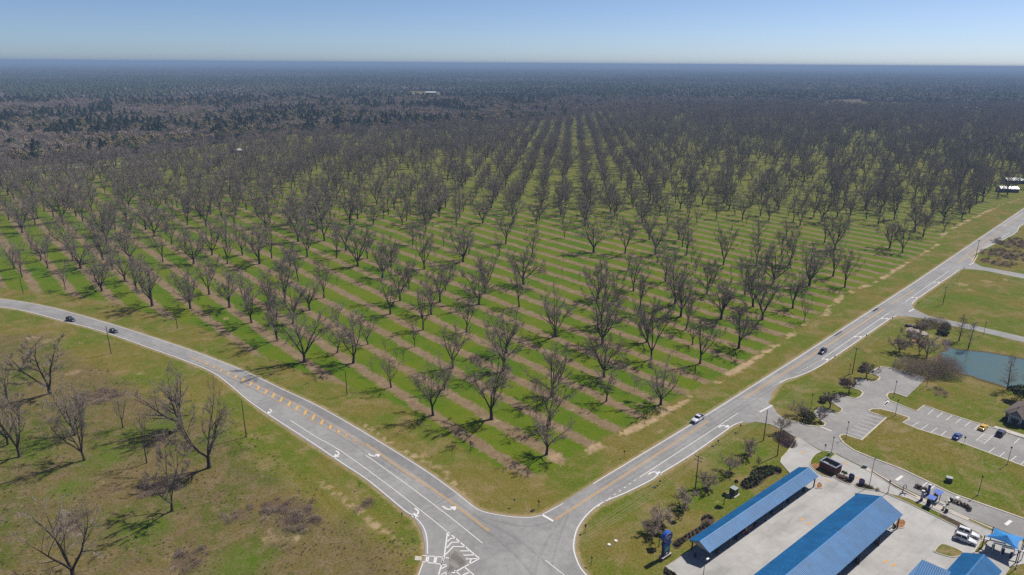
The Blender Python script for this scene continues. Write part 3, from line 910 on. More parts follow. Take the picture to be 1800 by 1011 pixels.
# ------------------------------------------------------------------ pond
t = NT('pond_water')
wv = t.noise(1.2, 3, 0.6)
wl = t.noise(0.03, 3)
t.b.inputs['Specular IOR Level'].default_value = 0.5
m_water = t.done(t.mix(t.ramp(wl, 0.35, 0.65), (0.052, 0.105, 0.112), (0.075, 0.112, 0.092)), 0.12, wv, 0.12, 0.05)
POND = z3a(1010, 383, 1045, 390, 1050, 425, 1090, 440, 1180, 452, 1290, 462, 1400, 480, 1470, 492, 1555, 510) + [(1850, 640), (1960, 665), (1990, 690), (1930, 712), (1860, 700)] + z3a(1555, 718, 1480, 712, 1430, 705, 1340, 675, 1250, 650, 1180, 622, 1110, 608, 1060, 560, 1000, 520, 980, 465, 1010, 455, 1030, 440, 1010, 410)
MBANK = plain('pond_bank_soil', (0.085, 0.062, 0.036), 0.95, var=0.4, scale=1.2, spec=0.1)
PP = smooth_line(GP(POND + POND[:1]), 3)
prop(MB().sheet(PP[:-1], 0.055).build('pond', m_water), kind='structure')
prop(MB().ribbon(PP, 1.5, 0.085).build('pond_bank', MBANK), kind='structure')

# ------------------------------------------------------------------ plants: shapes
class Acc:
    def __init__(self):
        self.v, self.q, self.t, self.n = [], [], [], 0

    def tube(self, P, Rd, ns):
        P = np.asarray(P, float)
        D = np.gradient(P, axis=0)
        D /= np.linalg.norm(D, axis=1)[:, None] + 1e-9
        up = np.where(np.abs(D[:, 2:3]) < 0.9, [[0, 0, 1.0]], [[1.0, 0, 0]])
        S = np.cross(D, up); S /= np.linalg.norm(S, axis=1)[:, None] + 1e-9
        T = np.cross(D, S)
        a = np.arange(ns) * 2 * np.pi / ns
        V = P[:, None] + (S[:, None] * np.cos(a)[None, :, None] + T[:, None] * np.sin(a)[None, :, None]) * np.asarray(Rd)[:, None, None]
        k = len(P)
        i = np.arange(k - 1)[:, None] * ns
        j = np.arange(ns)[None]
        A, B = i + j, i + (j + 1) % ns
        self.q.append(np.stack([A, A + ns, B + ns, B], -1).reshape(-1, 4) + self.n)
        self.v.append(V.reshape(-1, 3)); self.n += k * ns

    def blades(self, P, D, L, W, rng):
        """thin tapering twigs, one triangle each"""
        m = len(P)
        S = np.cross(D, rng.normal(size=(m, 3))); S /= np.linalg.norm(S, axis=1)[:, None] + 1e-9
        L = np.broadcast_to(L, m)[:, None]; W = np.broadcast_to(W, m)[:, None]
        V = np.stack([P - S * W / 2, P + S * W / 2, P + D * L], 1).reshape(-1, 3)
        self.t.append(np.arange(3 * m).reshape(-1, 3) + self.n)
        self.v.append(V); self.n += 3 * m

    def cards(self, P, N, size, rng, asp=1.0):
        """leaf clumps: small quads"""
        m = len(P)
        U = np.cross(N, rng.normal(size=(m, 3))); U /= np.linalg.norm(U, axis=1)[:, None] + 1e-9
        W = np.cross(N, U)
        s = np.broadcast_to(size, m)[:, None] / 2
        V = np.stack([P - U * s - W * s * asp, P + U * s * 0.7 - W * s * asp * 0.9, P + U * s + W * s * asp, P - U * s * 0.6 + W * s * asp * 0.8], 1).reshape(-1, 3)
        self.q.append(np.arange(4 * m).reshape(-1, 4) + self.n)
        self.v.append(V); self.n += 4 * m

    def mesh(self, name, m):
        return np_mesh(name, np.concatenate(self.v), [np.concatenate(x) for x in (self.q, self.t) if x], m)


def unit(v):
    v = np.asarray(v, float)
    return v / (np.linalg.norm(v, axis=-1, keepdims=True) + 1e-9)


def limb(p, d, L, n, rng, wob, trop):
    pts = [np.array(p, float)]
    d = unit(d)
    for k in range(n):
        d = unit(d + rng.normal(size=3) * wob + np.array((0, 0, trop)))
        pts.append(pts[-1] + d * L / n)
    return np.array(pts), d


def bare_tree(seed, H, W, trunk=0.13, limbs=5, pol=(22, 52), twigs=7000, tw=0.045, tl=0.75, r0=0.34, dens=1.0, lean=0.0):
    """vase-shaped leafless tree: (wood, twigs) as two Acc"""
    rng = np.random.default_rng(seed)
    wood, fine = Acc(), Acc()
    P0, d0 = limb((0, 0, -0.25), (rng.normal() * (0.06 + lean), rng.normal() * (0.06 + lean), 1), trunk * H + 0.25, 4, rng, 0.05, 0.1)
    wood.tube(P0, np.array([1.45, 1.1, 0.98, 0.93, 0.95]) * r0, 7)
    tips, tdir = [], []
    a0 = rng.uniform(0, 6.28)
    for i in range(limbs):
        az = a0 + i * 2 * np.pi / limbs + rng.normal() * 0.25
        po = R(rng.uniform(*pol)) if i else R(rng.uniform(4, 16))
        d = np.array((math.sin(po) * math.cos(az), math.sin(po) * math.sin(az), math.cos(po)))
        L1 = H * rng.uniform(0.50, 0.64) * (1.1 if i == 0 else 1)
        r1 = r0 * rng.uniform(0.50, 0.68)
        P1, d1 = limb(P0[-1] - (0, 0, 0.1), d, L1, 7, rng, 0.10, 0.07)
        wood.tube(P1, np.linspace(r1, r1 * 0.34, 8), 5)
        n2 = int(rng.integers(4, 7) * dens + 0.5)
        for f in np.linspace(0.3, 1.0, n2):
            k = min(6, int(f * 7)); w = f * 7 - k
            p = P1[k] * (1 - w) + P1[k + 1] * w
            dd = unit(P1[k + 1] - P1[k])
            side = unit(np.cross(dd, rng.normal(size=3)))
            ang = R(rng.uniform(28, 58)) if f < 1 else R(8)
            L2 = H * rng.uniform(0.18, 0.30) * (1.15 - 0.35 * f)
            r2 = max(0.055, r1 * (1 - 0.62 * f) * rng.uniform(0.52, 0.78))
            P2, d2 = limb(p, dd * math.cos(ang) + side * math.sin(ang), L2, 5, rng, 0.13, 0.06)
            wood.tube(P2, np.linspace(r2, max(0.018, r2 * 0.3), 6), 4)
            for g in np.linspace(0.25, 1.0, int(rng.integers(3, 6))):
                k3 = min(4, int(g * 5)); w3 = g * 5 - k3
                q = P2[k3] * (1 - w3) + P2[k3 + 1] * w3
                d3 = unit(P2[k3 + 1] - P2[k3])
                s3 = unit(np.cross(d3, rng.normal(size=3)))
                an = R(rng.uniform(25, 60)) if g < 1 else R(6)
                L3 = H * rng.uniform(0.07, 0.14)
                P3, e3 = limb(q, d3 * math.cos(an) + s3 * math.sin(an), L3, 3, rng, 0.16, 0.05)
                fine.tube(P3, np.array((0.034, 0.028, 0.022, 0.014)) * (H / 16) ** 0.5, 3)
                for h in np.linspace(0.2, 1, 6):
                    k4 = min(2, int(h * 3)); w4 = h * 3 - k4
                    tips.append(P3[k4] * (1 - w4) + P3[k4 + 1] * w4); tdir.append(unit(P3[k4 + 1] - P3[k4]))
    tips, tdir = np.array(tips), np.array(tdir)
    # two orders of twigs
    m1 = max(1, int(twigs * 0.22))
    ii = rng.integers(0, len(tips), m1)
    D = unit(tdir[ii] + rng.normal(size=(m1, 3)) * 0.55 + (0, 0, 0.12))
    L = tl * rng.uniform(1.0, 2.0, m1)
    fine.blades(tips[ii], D, L, tw * 1.15, rng)
    m2 = twigs - m1
    jj = rng.integers(0, m1, m2)
    B = tips[ii][jj] + D[jj] * (L[jj] * rng.uniform(0.1, 0.95, m2))[:, None]
    D2 = unit(D[jj] + rng.normal(size=(m2, 3)) * 0.6 + (0, 0, 0.1))
    fine.blades(B, D2, tl * rng.uniform(0.5, 1.3, m2), tw, rng)
    # bring to the wanted height and width
    allv = np.concatenate(fine.v)
    hz = np.percentile(allv[:, 2], 99.6); wr = np.percentile(np.hypot(allv[:, 0], allv[:, 1]), 97)
    sc = np.array((W / 2 / wr, W / 2 / wr, H / hz))
    for a in (wood, fine):
        a.v = [v * (sc if hz else 1) for v in a.v]
    return wood, fine


def spire_tree(seed, H, W, tw=0.05, n=60, sub=14):
    """leafless conical tree with one leader and level branches"""
    rng = np.random.default_rng(seed)
    wood, fine = Acc(), Acc()
    P0, _ = limb((0, 0, -0.2), (rng.normal() * 0.03, rng.normal() * 0.03, 1), H, 8, rng, 0.02, 0.1)
    wood.tube(P0, np.linspace(0.24, 0.03, 9), 6)
    for i in range(n):
        f = rng.uniform(0.14, 0.97)
        k = min(7, int(f * 8)); w = f * 8 - k
        p = P0[k] * (1 - w) + P0[k + 1] * w
        az = rng.uniform(0, 6.28)
        L = W / 2 * (1.05 - f) ** 0.75 * rng.uniform(0.6, 1.1) + 0.3
        P1, d1 = limb(p, (math.cos(az), math.sin(az), rng.uniform(0.15, 0.7)), L, 4, rng, 0.12, 0.05)
        (wood if f < 0.4 and i % 3 == 0 else fine).tube(P1, np.linspace(0.045, 0.012, 5), 3)
        ff = rng.uniform(0.2, 1, sub)
        kk = np.minimum(3, (ff * 4).astype(int)); ww = (ff * 4 - kk)[:, None]
        fine.blades(P1[kk] * (1 - ww) + P1[kk + 1] * ww, unit(unit(P1[kk + 1] - P1[kk]) + rng.normal(size=(sub, 3)) * 0.6), rng.uniform(0.4, 1.1, sub), tw, rng)
    return wood, fine


def leaf_tree(seed, H, W, cards=900, size=0.9, trunk=0.25, lumps=16, sq=0.75):
    """broad leafy crown of clumps with gaps"""
    rng = np.random.default_rng(seed)
    wood, fine = Acc(), Acc()
    P0, _ = limb((0, 0, -0.2), (rng.normal() * 0.05, rng.normal() * 0.05, 1), H * (trunk + 0.2), 4, rng, 0.05, 0.1)
    wood.tube(P0, np.array((1.3, 1, 0.9, 0.75, 0.6)) * H * 0.022, 6)
    cz = H * (trunk + (1 - trunk) / 2); rz = H * (1 - trunk) / 2
    cs = []
    for k in range(lumps):
        u = unit(rng.normal(size=3)); u[2] = abs(u[2]) * 0.9 - 0.25
        c = np.array((0, 0, cz)) + u * np.array((W / 2 * 0.66, W / 2 * 0.66, rz * 0.66)) * rng.uniform(0.5, 1.05)
        cs.append((c, rng.uniform(0.24, 0.40) * W * 0.62))
        if k % 3 == 0:
            P1, _ = limb(P0[3], c - P0[3], np.linalg.norm(c - P0[3]), 3, rng, 0.08, 0.02)
            wood.tube(P1, np.linspace(H * 0.009, 0.03, 4), 4)
    per = cards // lumps
    for c, r_ in cs:
        u = unit(rng.normal(size=(per, 3)))
        u[:, 2] = np.where(u[:, 2] < -0.35, -u[:, 2], u[:, 2])
        P = c + u * (r_ * rng.uniform(0.55, 1.08, per) ** 0.6)[:, None] * (1, 1, sq)
        fine.cards(P, unit(u + rng.normal(size=(per, 3)) * 0.55), size * rng.uniform(0.55, 1.25, per), rng, 0.75)
    return wood, fine


def pine_tree(seed, H, W, boughs=70, per=9):
    rng = np.random.default_rng(seed)
    wood, fine = Acc(), Acc()
    P0, _ = limb((0, 0, -0.2), (rng.normal() * 0.02, rng.normal() * 0.02, 1), H * 0.97, 6, rng, 0.02, 0.1)
    wood.tube(P0, np.linspace(H * 0.015, 0.05, 7), 6)
    base = rng.uniform(0.38, 0.52)
    for i in range(boughs):
        f = base + (1 - base) * rng.uniform(0, 1) ** 0.9
        g = (f - base) / (1 - base)
        k = min(5, int(f * 6)); w = f * 6 - k
        p = P0[k] * (1 - w) + P0[k + 1] * w
        az = rng.uniform(0, 6.28)
        L = W / 2 * (0.55 + 0.6 * math.sin(min(1, g * 1.3 + 0.25) * math.pi)) * (1.15 - g) * rng.uniform(0.6, 1.15)
        d = unit((math.cos(az), math.sin(az), 0.25 + 0.5 * g))
        if i % 2 == 0: wood.tube([p, p + d * L], [0.05, 0.02], 3)
        s = rng.uniform(0.45, 1.08, per)
        P = p + d * (L * s)[:, None] + rng.normal(size=(per, 3)) * (0.35, 0.35, 0.22)
        fine.cards(P, unit(rng.normal(size=(per, 3)) * 0.7 + (0, 0, 0.8)), rng.uniform(0.6, 1.25, per) * W * 0.16, rng, 0.6)
    return wood, fine


def twig_bush(seed, H, W, n=900, tw=0.04, tl=0.5):
    rng = np.random.default_rng(seed)
    f = Acc()
    for i in range(9):
        az = rng.uniform(0, 6.28); po = R(rng.uniform(5, 50))
        P, _ = limb((0, 0, 0), (math.sin(po) * math.cos(az), math.sin(po) * math.sin(az), math.cos(po)), H * 0.75, 3, rng, 0.15, 0.05)
        f.tube(P, np.linspace(0.05, 0.015, 4), 3)
    u = unit(rng.normal(size=(n, 3))); u[:, 2] = np.abs(u[:, 2])
    P = u * (rng.uniform(0.2, 1, n) ** 0.5)[:, None] * (W / 2, W / 2, H * 0.9)
    f.blades(P, unit(u + rng.normal(size=(n, 3)) * 0.6 + (0, 0, 0.2)), tl * rng.uniform(0.5, 1.2, n), tw, rng)
    return f


def leaf_ball(seed, H, W, n=260, size=0.22):
    rng = np.random.default_rng(seed)
    f = Acc()
    f.tube([(0, 0, -0.1), (0, 0, H * 0.5)], [0.05, 0.03], 4)
    u = unit(rng.normal(size=(n, 3)))
    P = np.array((0, 0, H * 0.52)) + u * (rng.uniform(0.35, 1.0, n) ** 0.5)[:, None] * (W / 2, W / 2, H * 0.5)
    f.cards(P, unit(u + rng.normal(size=(n, 3)) * 0.5), size * rng.uniform(0.6, 1.3, n), rng, 0.7)
    return f


def bark(name, col, var=0.25):
    t = NT(name)
    t.b.inputs['Specular IOR Level'].default_value = 0.05
    f = t.ramp(t.noise(3.0, 3, 0.7), 0.3, 0.7, 1 - var, 1 + var)
    oi = t.n('ShaderNodeObjectInfo').outputs['Random']
    f = t.math('MULTIPLY', f, t.ramp(oi, 0, 1, 0.85, 1.15))
    return t.done(t.scale(col, f), 0.9)


def leafmat(name, cols, sub=0.0, orand=0.25):
    t = NT(name)
    t.b.inputs['Specular IOR Level'].default_value = 0.08
    a = t.noise(0.9, 3, 0.7)
    oi = t.n('ShaderNodeObjectInfo').outputs['Random']
    c = t.mix(oi, cols[0], cols[1])
    c = t.mix(t.ramp(a, 0.4, 0.7, 0, 0.6), c, cols[2])
    f = t.ramp(t.noise(3.5, 2, 0.6), 0.25, 0.75, 0.65, 1.3)
    return t.done(t.scale(c, f), 0.85)


m_bark = bark('pecan_bark', (0.060, 0.050, 0.042))
m_twig = bark('pecan_twigs', (0.24, 0.198, 0.164))
m_twig_grey = bark('grey_twigs', (0.28, 0.25, 0.225))
m_twig_brown = bark('brown_twigs', (0.30, 0.24, 0.19))
m_twig_red = bark('russet_twigs', (0.215, 0.160, 0.140))
m_bark_pale = bark('pale_bark', (0.17, 0.14, 0.12))
m_pine = leafmat('pine_needles', ((0.058, 0.074, 0.036), (0.082, 0.092, 0.044), (0.044, 0.056, 0.030)))
m_oak = leafmat('oak_leaves', ((0.204, 0.166, 0.077), (0.244, 0.182, 0.101), (0.130, 0.126, 0.055)))
m_hw = leafmat('hardwood_haze', ((0.281, 0.219, 0.169), (0.329, 0.242, 0.188), (0.204, 0.169, 0.134)))
m_ever = leafmat('evergreen_leaves', ((0.054, 0.074, 0.031), (0.082, 0.091, 0.038), (0.038, 0.055, 0.025)))
m_shrub = leafmat('shrub_leaves', ((0.061, 0.074, 0.034), (0.095, 0.074, 0.046), (0.038, 0.046, 0.024)))


class Kind:
    """one shape of tree: shared trunk and crown meshes"""
    def __init__(self, name, acc, mw, mf):
        self.name = name
        self.wood, self.fine = acc[0].mesh(name + '_trunk', mw), acc[1].mesh(name + '_crown', mf)
        self.src = None

    def place(self, x, y, rz, sc, label=None, cat='tree', group=None, z=0.0, name=None):
        o = thing(name or self.name, label, cat, (x, y, z), rz, group)
        o.scale = (sc, sc, sc) if not isinstance(sc, tuple) else sc
        a, b = link('trunk', self.wood, o), link('crown', self.fine, o)
        if self.src is None: self.src = (a, b)
        return o


def scatter(name, pts, kinds, label, cat, rng, smin=0.8, smax=1.2, zs=(0.9, 1.12)):
    """one stuff object that repeats the tree shapes over points (x, y, variant, scale)"""
    pts = np.asarray(pts, float)
    n = len(pts)
    me = bpy.data.meshes.new(name)
    me.vertices.add(n)
    co = np.c_[pts[:, 0], pts[:, 1], np.zeros(n)].astype(np.float32)
    me.vertices.foreach_set('co', co.ravel())
    vi = pts[:, 2].astype(np.int32) if pts.shape[1] > 2 else rng.integers(0, len(kinds), n).astype(np.int32)
    sc = pts[:, 3] if pts.shape[1] > 3 else rng.uniform(smin, smax, n)
    me.attributes.new('vi', 'INT', 'POINT').data.foreach_set('value', vi)
    sv = np.c_[sc, sc, sc * rng.uniform(*zs, n)].astype(np.float32)
    me.attributes.new('sc', 'FLOAT_VECTOR', 'POINT').data.foreach_set('vector', sv.ravel())
    rt = np.c_[np.zeros(n), np.zeros(n), rng.uniform(0, 6.28, n)].astype(np.float32)
    me.attributes.new('rt', 'FLOAT_VECTOR', 'POINT').data.foreach_set('vector', rt.ravel())
    o = link(name, me)
    prop(o, label, cat, None, 'stuff')
    ng = bpy.data.node_groups.new(name + '_nodes', 'GeometryNodeTree')
    ng.interface.new_socket('Geometry', in_out='INPUT', socket_type='NodeSocketGeometry')
    ng.interface.new_socket('Geometry', in_out='OUTPUT', socket_type='NodeSocketGeometry')
    N, Lk = ng.nodes.new, ng.links.new
    gi, go = N('NodeGroupInput'), N('NodeGroupOutput')
    jn = N('GeometryNodeJoinGeometry')
    for k in reversed(kinds):                       # the join lists the last link first
        j1 = N('GeometryNodeJoinGeometry')
        for s in k.src:
            oi = N('GeometryNodeObjectInfo'); oi.transform_space = 'ORIGINAL'
            oi.inputs['Object'].default_value = s
            Lk(oi.outputs['Geometry'], j1.inputs[0])
        gt = N('GeometryNodeGeometryToInstance')
        Lk(j1.outputs[0], gt.inputs[0])
        Lk(gt.outputs[0], jn.inputs[0])
    def na(nm, ty):
        a = N('GeometryNodeInputNamedAttribute'); a.data_type = ty
        a.inputs['Name'].default_value = nm
        return a.outputs['Attribute']
    ip = N('GeometryNodeInstanceOnPoints')
    Lk(gi.outputs[0], ip.inputs['Points']); Lk(jn.outputs[0], ip.inputs['Instance'])
    ip.inputs['Pick Instance'].default_value = True
    Lk(na('vi', 'INT'), ip.inputs['Instance Index'])
    Lk(na('rt', 'FLOAT_VECTOR'), ip.inputs['Rotation'])
    Lk(na('sc', 'FLOAT_VECTOR'), ip.inputs['Scale'])
    Lk(ip.outputs[0], go.inputs[0])
    md = o.modifiers.new('trees', 'NODES')
    md.node_group = ng
    return o

# ------------------------------------------------------------------ pecan orchard
RNG = np.random.default_rng(11)
PB = [Kind('pecan_tree', bare_tree(100 + i, (24, 22, 25, 21.5, 24, 22.5, 21)[i], (25, 22, 21, 25, 19, 23, 22)[i], limbs=(5, 5, 4, 6, 4, 5, 5)[i], twigs=15000, r0=0.54,
                                   pol=((26, 50), (22, 46), (20, 42), (30, 58), (18, 40), (24, 52), (28, 52))[i], tw=0.038, tl=0.85), m_bark, m_twig) for i in range(7)]
PM = [Kind('pecan_tree', bare_tree(200 + i, (20, 18.5, 21, 18)[i], (16, 15, 14, 17)[i], limbs=(4, 4, 3, 5)[i], twigs=8500, r0=0.44, trunk=0.17, pol=((18, 40), (20, 45), (15, 36), (25, 50))[i], tw=0.038), m_bark, m_twig) for i in range(4)]
PS = [Kind('pecan_tree', bare_tree(300 + i, (12.5, 11.5, 14)[i], (10, 10, 8.5)[i], limbs=4, twigs=3200, r0=0.25, trunk=0.22, pol=(18, 42), tl=0.6, tw=0.036, dens=0.8), m_bark, m_twig) for i in range(3)]
PX = [Kind('pecan_sapling', bare_tree(400 + i, (7.5, 6.5)[i], (3.8, 3.3)[i], limbs=3, twigs=480, r0=0.09, trunk=0.35, pol=(12, 30), tl=0.4, tw=0.034, dens=0.6), m_bark, m_twig) for i in range(2)]
SETS = {'B': PB, 'M': PM, 'S': PS, 's': PX, 'c': [PM[3]]}
READ = {(0,400):"150,435M 232,520M 500,430M 430,345M 685,648S 842,432B 760,340M 1062,665B 1180,440M 1305,560B 1430,670M 1592,820B 1705,360M",
(300,400):"140,128S 435,135S 210,848B 405,700M 615,835B 845,995B 595,380M 585,205M 750,290M 930,380B 1035,850M 1205,215s 1148,65s 1610,140M 1733,318M 1603,735M 1455,865M 1195,790B 1335,560M 975,590s 1740,600s 415,980s",
(600,400):"175,408B 272,325M 45,235M 430,525M 522,410B 750,180M 818,125S 880,65S 870,435B 1070,200S 1275,360B 1330,280S 1235,455s 1165,555S 1650,300S 1718,170M 615,765B 512,905M 710,640S 1030,780M 1090,660S 940,910M 1440,805B 1505,690B",
(900,400):"205,310M 550,105S 852,260B 1180,270B 1435,125M 120,595B 75,830M 45,960s 700,375s 340,440s 330,555s 520,510s 535,380s 700,580s 900,750B 1218,445S 1270,665M 1325,900M 1525,365S 1605,565M 1500,280M 1700,800B 1765,930M 1740,130M 1780,205M 930,1005B",
(1200,400):"38,290M 90,375S 137,470S 425,390B 250,695B 405,960M 650,700M 735,830B 830,965B 770,390M 855,495M 935,600B 1115,390B 1030,290M 1150,845M 1320,610B 1570,510M 1695,625M 1590,230B 1480,160M 795,70S 1085,90S 620,215s 498,485s 187,570s 325,820s 1270,985S 1050,715s",
(400,550):"520,290B 808,515B 1315,525B 1145,140S 1145,420S 1470,330S 1655,445s 1515,655s 1710,780S 685,110M 1765,495s",
(700,550):"260,180M 172,355S 712,200M 570,580M 1130,420M 1095,610M 1645,250B 1600,880B 1240,65s 50,540s 478,800S",
(1000,550):"370,670B 815,305M 858,490B 1225,175M 1292,335S 1370,530M 1775,370B 390,925S 960,960B 685,815s 1165,35M 1590,60M 348,330B",
(700,680):"365,298M 975,340B 1580,400M 1550,710c",
(0,260):"35,460S 225,440M 370,810M 235,890B 465,660M 1205,850M 1325,770M 1290,590M 1250,560S 1205,540S 1520,740M 1575,615M 1740,865M 1630,810S 1395,510M 1100,480M 560,720M 800,310S"}
SEEN = []
for (ox, oy), s_ in READ.items():
    for w_ in s_.split():
        x_, y_ = map(float, w_[:-1].split(','))
        SEEN.append((*G(ox + x_ / 5.947, oy + y_ / 5.947), w_[-1]))
SP = np.array([(a, b) for a, b, _ in SEEN])


def to_pix(x, y, z=0.0):
    v = M3.transposed() @ Vector((x, y, z - CAM_H))
    return PCX + FOC * v.x / -v.z, PCY - FOC * v.y / -v.z


FILL = []
for i in range(-130, 120):
    for j in range(-6, 110):
        p = LAT_O + i * LAT_A + j * LAT_B
        if p[1] < 150 or p[1] > 2000 or abs(p[0]) > p[1] * 0.83 + 40: continue
        px, py = to_pix(p[0], p[1])
        if py > 470 and -20 < px < 1560: continue
        if py > 400 and 560 < px < 1560: continue
        if px >= 1560 and py > 470: continue
        FILL.append((p[0], p[1], i, j, px, py))
FILL = np.array(FILL)
FILL = FILL[poly_sd(FILL[:, :2], ORCH) > 5]
dn = np.array([np.min(np.hypot(*(SP - q[:2]).T)) for q in FILL])
FILL = FILL[dn > 10.5]
PEC = [(a, b, k) for a, b, k in SEEN]
for q in FILL:
    px, py = q[4], q[5]
    if py > 400 and px < 560 and RNG.uniform() > 0.75: continue
    open_ = 1150 < px < 1470 and 290 < py < 400
    u = RNG.uniform()
    if u > (0.78 if open_ or (px > 1150 and py > 235) else 0.86 if 620 < px < 1000 and py > 300 else 0.87): continue
    u = RNG.uniform()
    k = ('B' if u < 0.30 else 'M' if u < 0.72 else 'S') if open_ or (620 < px < 1000 and py > 300) else ('B' if u < 0.52 else 'M' if u < 0.88 else 'S')
    PEC.append((q[0] + RNG.normal() * 1.5, q[1] + RNG.normal() * 2.0, k))
PEC = sorted(PEC, key=lambda q: math.hypot(q[0], q[1] - 0))
vis = [q for q in PEC if -40 < to_pix(q[0], q[1], 8)[0] < 1840]
near, rest = vis[:300], vis[300:] + [q for q in PEC if q not in vis]
cells = {}
for n_, q in enumerate(near):
    i, j = LAT_M @ (np.array(q[:2]) - LAT_O)
    cells.setdefault(int(round(i)), []).append((j, n_))
ordn = {}
for c_, l_ in cells.items():
    for k_, (_, n_) in enumerate(sorted(l_)): ordn[n_] = (c_, k_ + 1)
def nth(n): return '%d%s' % (n, 'th' if 10 < n % 100 < 14 else {1: 'st', 2: 'nd', 3: 'rd'}.get(n % 10, 'th'))
DESC = {'B': 'broad bare pecan', 'M': 'upright bare pecan', 'S': 'small bare pecan', 's': 'thin bare sapling', 'c': 'bare pecan'}
for n_, (x, y, k) in enumerate(near):
    c_, o_ = ordn[n_]
    if c_ == 0: lab = 'bare pecan on the sandy patch at the orchard corner by the junction' if o_ == 1 else '%s, %s back in the file behind the corner tree' % (DESC[k], nth(o_))
    else: lab = '%s, %s back in %s file from corner tree toward the %s' % (DESC[k], nth(o_), nth(abs(c_)), 'curving road' if c_ > 0 else 'highway')
    ks = SETS[k]
    kd = ks[n_ % len(ks)] if any(q.src is None for q in ks) else ks[int(RNG.integers(len(ks)))]
    s = RNG.uniform(0.86, 1.12) if k != 'c' else 0.84
    kd.place(x, y, RNG.uniform(0, 6.28), (s * RNG.uniform(0.92, 1.08), s * RNG.uniform(0.92, 1.08), s * RNG.uniform(0.93, 1.1)), lab, 'tree', 'pecan trees of the orchard')
ALLP = PB + PM + PS
base = {'B': 0, 'M': len(PB), 'S': len(PB) + len(PM)}
pts = []
for x, y, k in rest:
    if k == 's': k = 'S'
    if k == 'c': k = 'M'
    pts.append((x, y, base[k] + RNG.integers(len(SETS[k])), RNG.uniform(0.8, 1.12)))
scatter('orchard_trees', pts, ALLP, 'bare grey pecan trees in long rows receding to the back of the orchard', 'trees', RNG)

# ------------------------------------------------------------------ old pecans in the rough field at the near left
def field_tree(seed, base_px, top_px, W, label, limbs=4, pol=(20, 48), r0=0.36, trunk=0.14, twigs=15000, rz=0.0, lean=0.0, tw=0.034):
    h = max(4, HT(*base_px, *top_px))
    kd = Kind('pecan_tree', bare_tree(seed, h * 1.12, W * 1.22, trunk=trunk, limbs=limbs, pol=pol, r0=r0 * 1.4, twigs=twigs, tw=tw * 1.15, tl=0.7, lean=lean), m_bark, m_twig)
    return kd.place(*G(*base_px), rz, 1.0, label, 'tree')


field_tree(501, (35, 803), (26, 652), 15, 'bare forked pecan at the photo edge in the rough field', 4, (20, 46), 0.42, 0.10)
field_tree(502, (148.5, 809), (130, 690), 15, 'bare pecan with spreading limbs, second from the photo edge in the field', 5, (25, 55), 0.36, 0.12)
field_tree(503, (88.7, 692), (82, 588), 18, 'tall forked bare pecan in the rough field below the black people carrier', 3, (22, 42), 0.40, 0.10)
field_tree(504, (258, 814), (236, 722), 6, 'slender bare leaning tree between two big field pecans', 2, (6, 20), 0.16, 0.3, 900)
field_tree(505, (368, 822), (368, 690), 17, 'large bare pecan nearest the utility pole by the curving road', 5, (22, 52), 0.45, 0.14)
field_tree(506, (216, 752), (206, 686), 7, 'small thin bare tree next to the dark bramble patch', 3, (12, 34), 0.15, 0.25, 1200)
field_tree(507, (316, 757), (304, 652), 17, 'massive many-limbed pecan just behind the one nearest the utility pole', 6, (24, 56), 0.52, 0.13)
field_tree(508, (302, 898), (292, 768), 14, 'bare crooked pecan with a bent trunk in the middle of the field', 3, (20, 60), 0.28, 0.13, lean=0.12)
field_tree(509, (130, 1020), (128, 884), 17, 'bare pecan with pale twigs at the bottom edge of the photo', 5, (20, 50), 0.36, 0.12, 5200)
field_tree(510, (-12, 960), (-8, 862), 12, 'bare pecan half cut off by the lower photo corner', 4, (20, 50), 0.3, 0.14)
field_tree(511, (-22, 745), (-12, 600), 15, 'bare pecan mostly cut off above the rough field edge', 4, (20, 48), 0.36, 0.12)
field_tree(512, (12, 700), (5, 640), 9, 'small bare pecan behind the forked one at the photo edge', 4, (20, 44), 0.2, 0.2, 2000)

field_tree(513, (14, 782), (12, 690), 11, 'bare pecan right behind the forked one at the photo edge', 4, (20, 48), 0.26, 0.13, 9000)
field_tree(514, (132, 765), (122, 676), 12, 'bare pecan between the big field trees, just below the upper bramble patch', 5, (20, 50), 0.28, 0.13, 9000)

# ------------------------------------------------------------------ woodland beyond the orchard
HWK = [Kind('hardwood_tree', bare_tree(600 + i, (17, 15)[i], (12, 13)[i], limbs=5, twigs=3400, tw=0.10, tl=0.9, r0=0.25, trunk=0.25), m_bark, (m_twig_brown, m_twig_grey)[i]) for i in range(2)] + \
      [Kind('hardwood_tree', leaf_tree(620 + i, (15, 17)[i], (13, 12)[i], 520, 0.85, 0.2, 14, 0.8), m_bark_pale, m_hw) for i in range(2)]
OAK = [Kind('oak_tree', leaf_tree(640 + i, (14, 16)[i], (14, 13)[i], 640, 1.0, 0.15, 16, 0.75), m_bark, m_oak) for i in range(2)] + [Kind('oak_tree', leaf_tree(645, 15, 14, 640, 1.0, 0.15, 15, 0.75), m_bark, m_ever)]
PIN = [Kind('pine_tree', pine_tree(660 + i, (20, 18, 21.5)[i], (11, 11.5, 10)[i]), m_bark_pale, m_pine) for i in range(3)]
WK = HWK + OAK + PIN
step = 9.6
gx_, gy_ = np.meshgrid(np.arange(-1900, 1900, step), np.arange(560, 2300, step))
W_ = np.c_[gx_.ravel(), gy_.ravel()] + RNG.uniform(-0.48, 0.48, (gx_.size, 2)) * step
W_ = W_[np.abs(W_[:, 0]) < W_[:, 1] * 0.79 + 40]
W_ = W_[(np.hypot(W_[:, 0], W_[:, 1]) < 2250)]
ok = (poly_sd(W_, FOREST_W) > 3)
ROAD_FAR = GP([(-260, 318), (0, 303), (155, 293), (300, 279)])
ok &= line_d(W_, ROAD_FAR) > 7
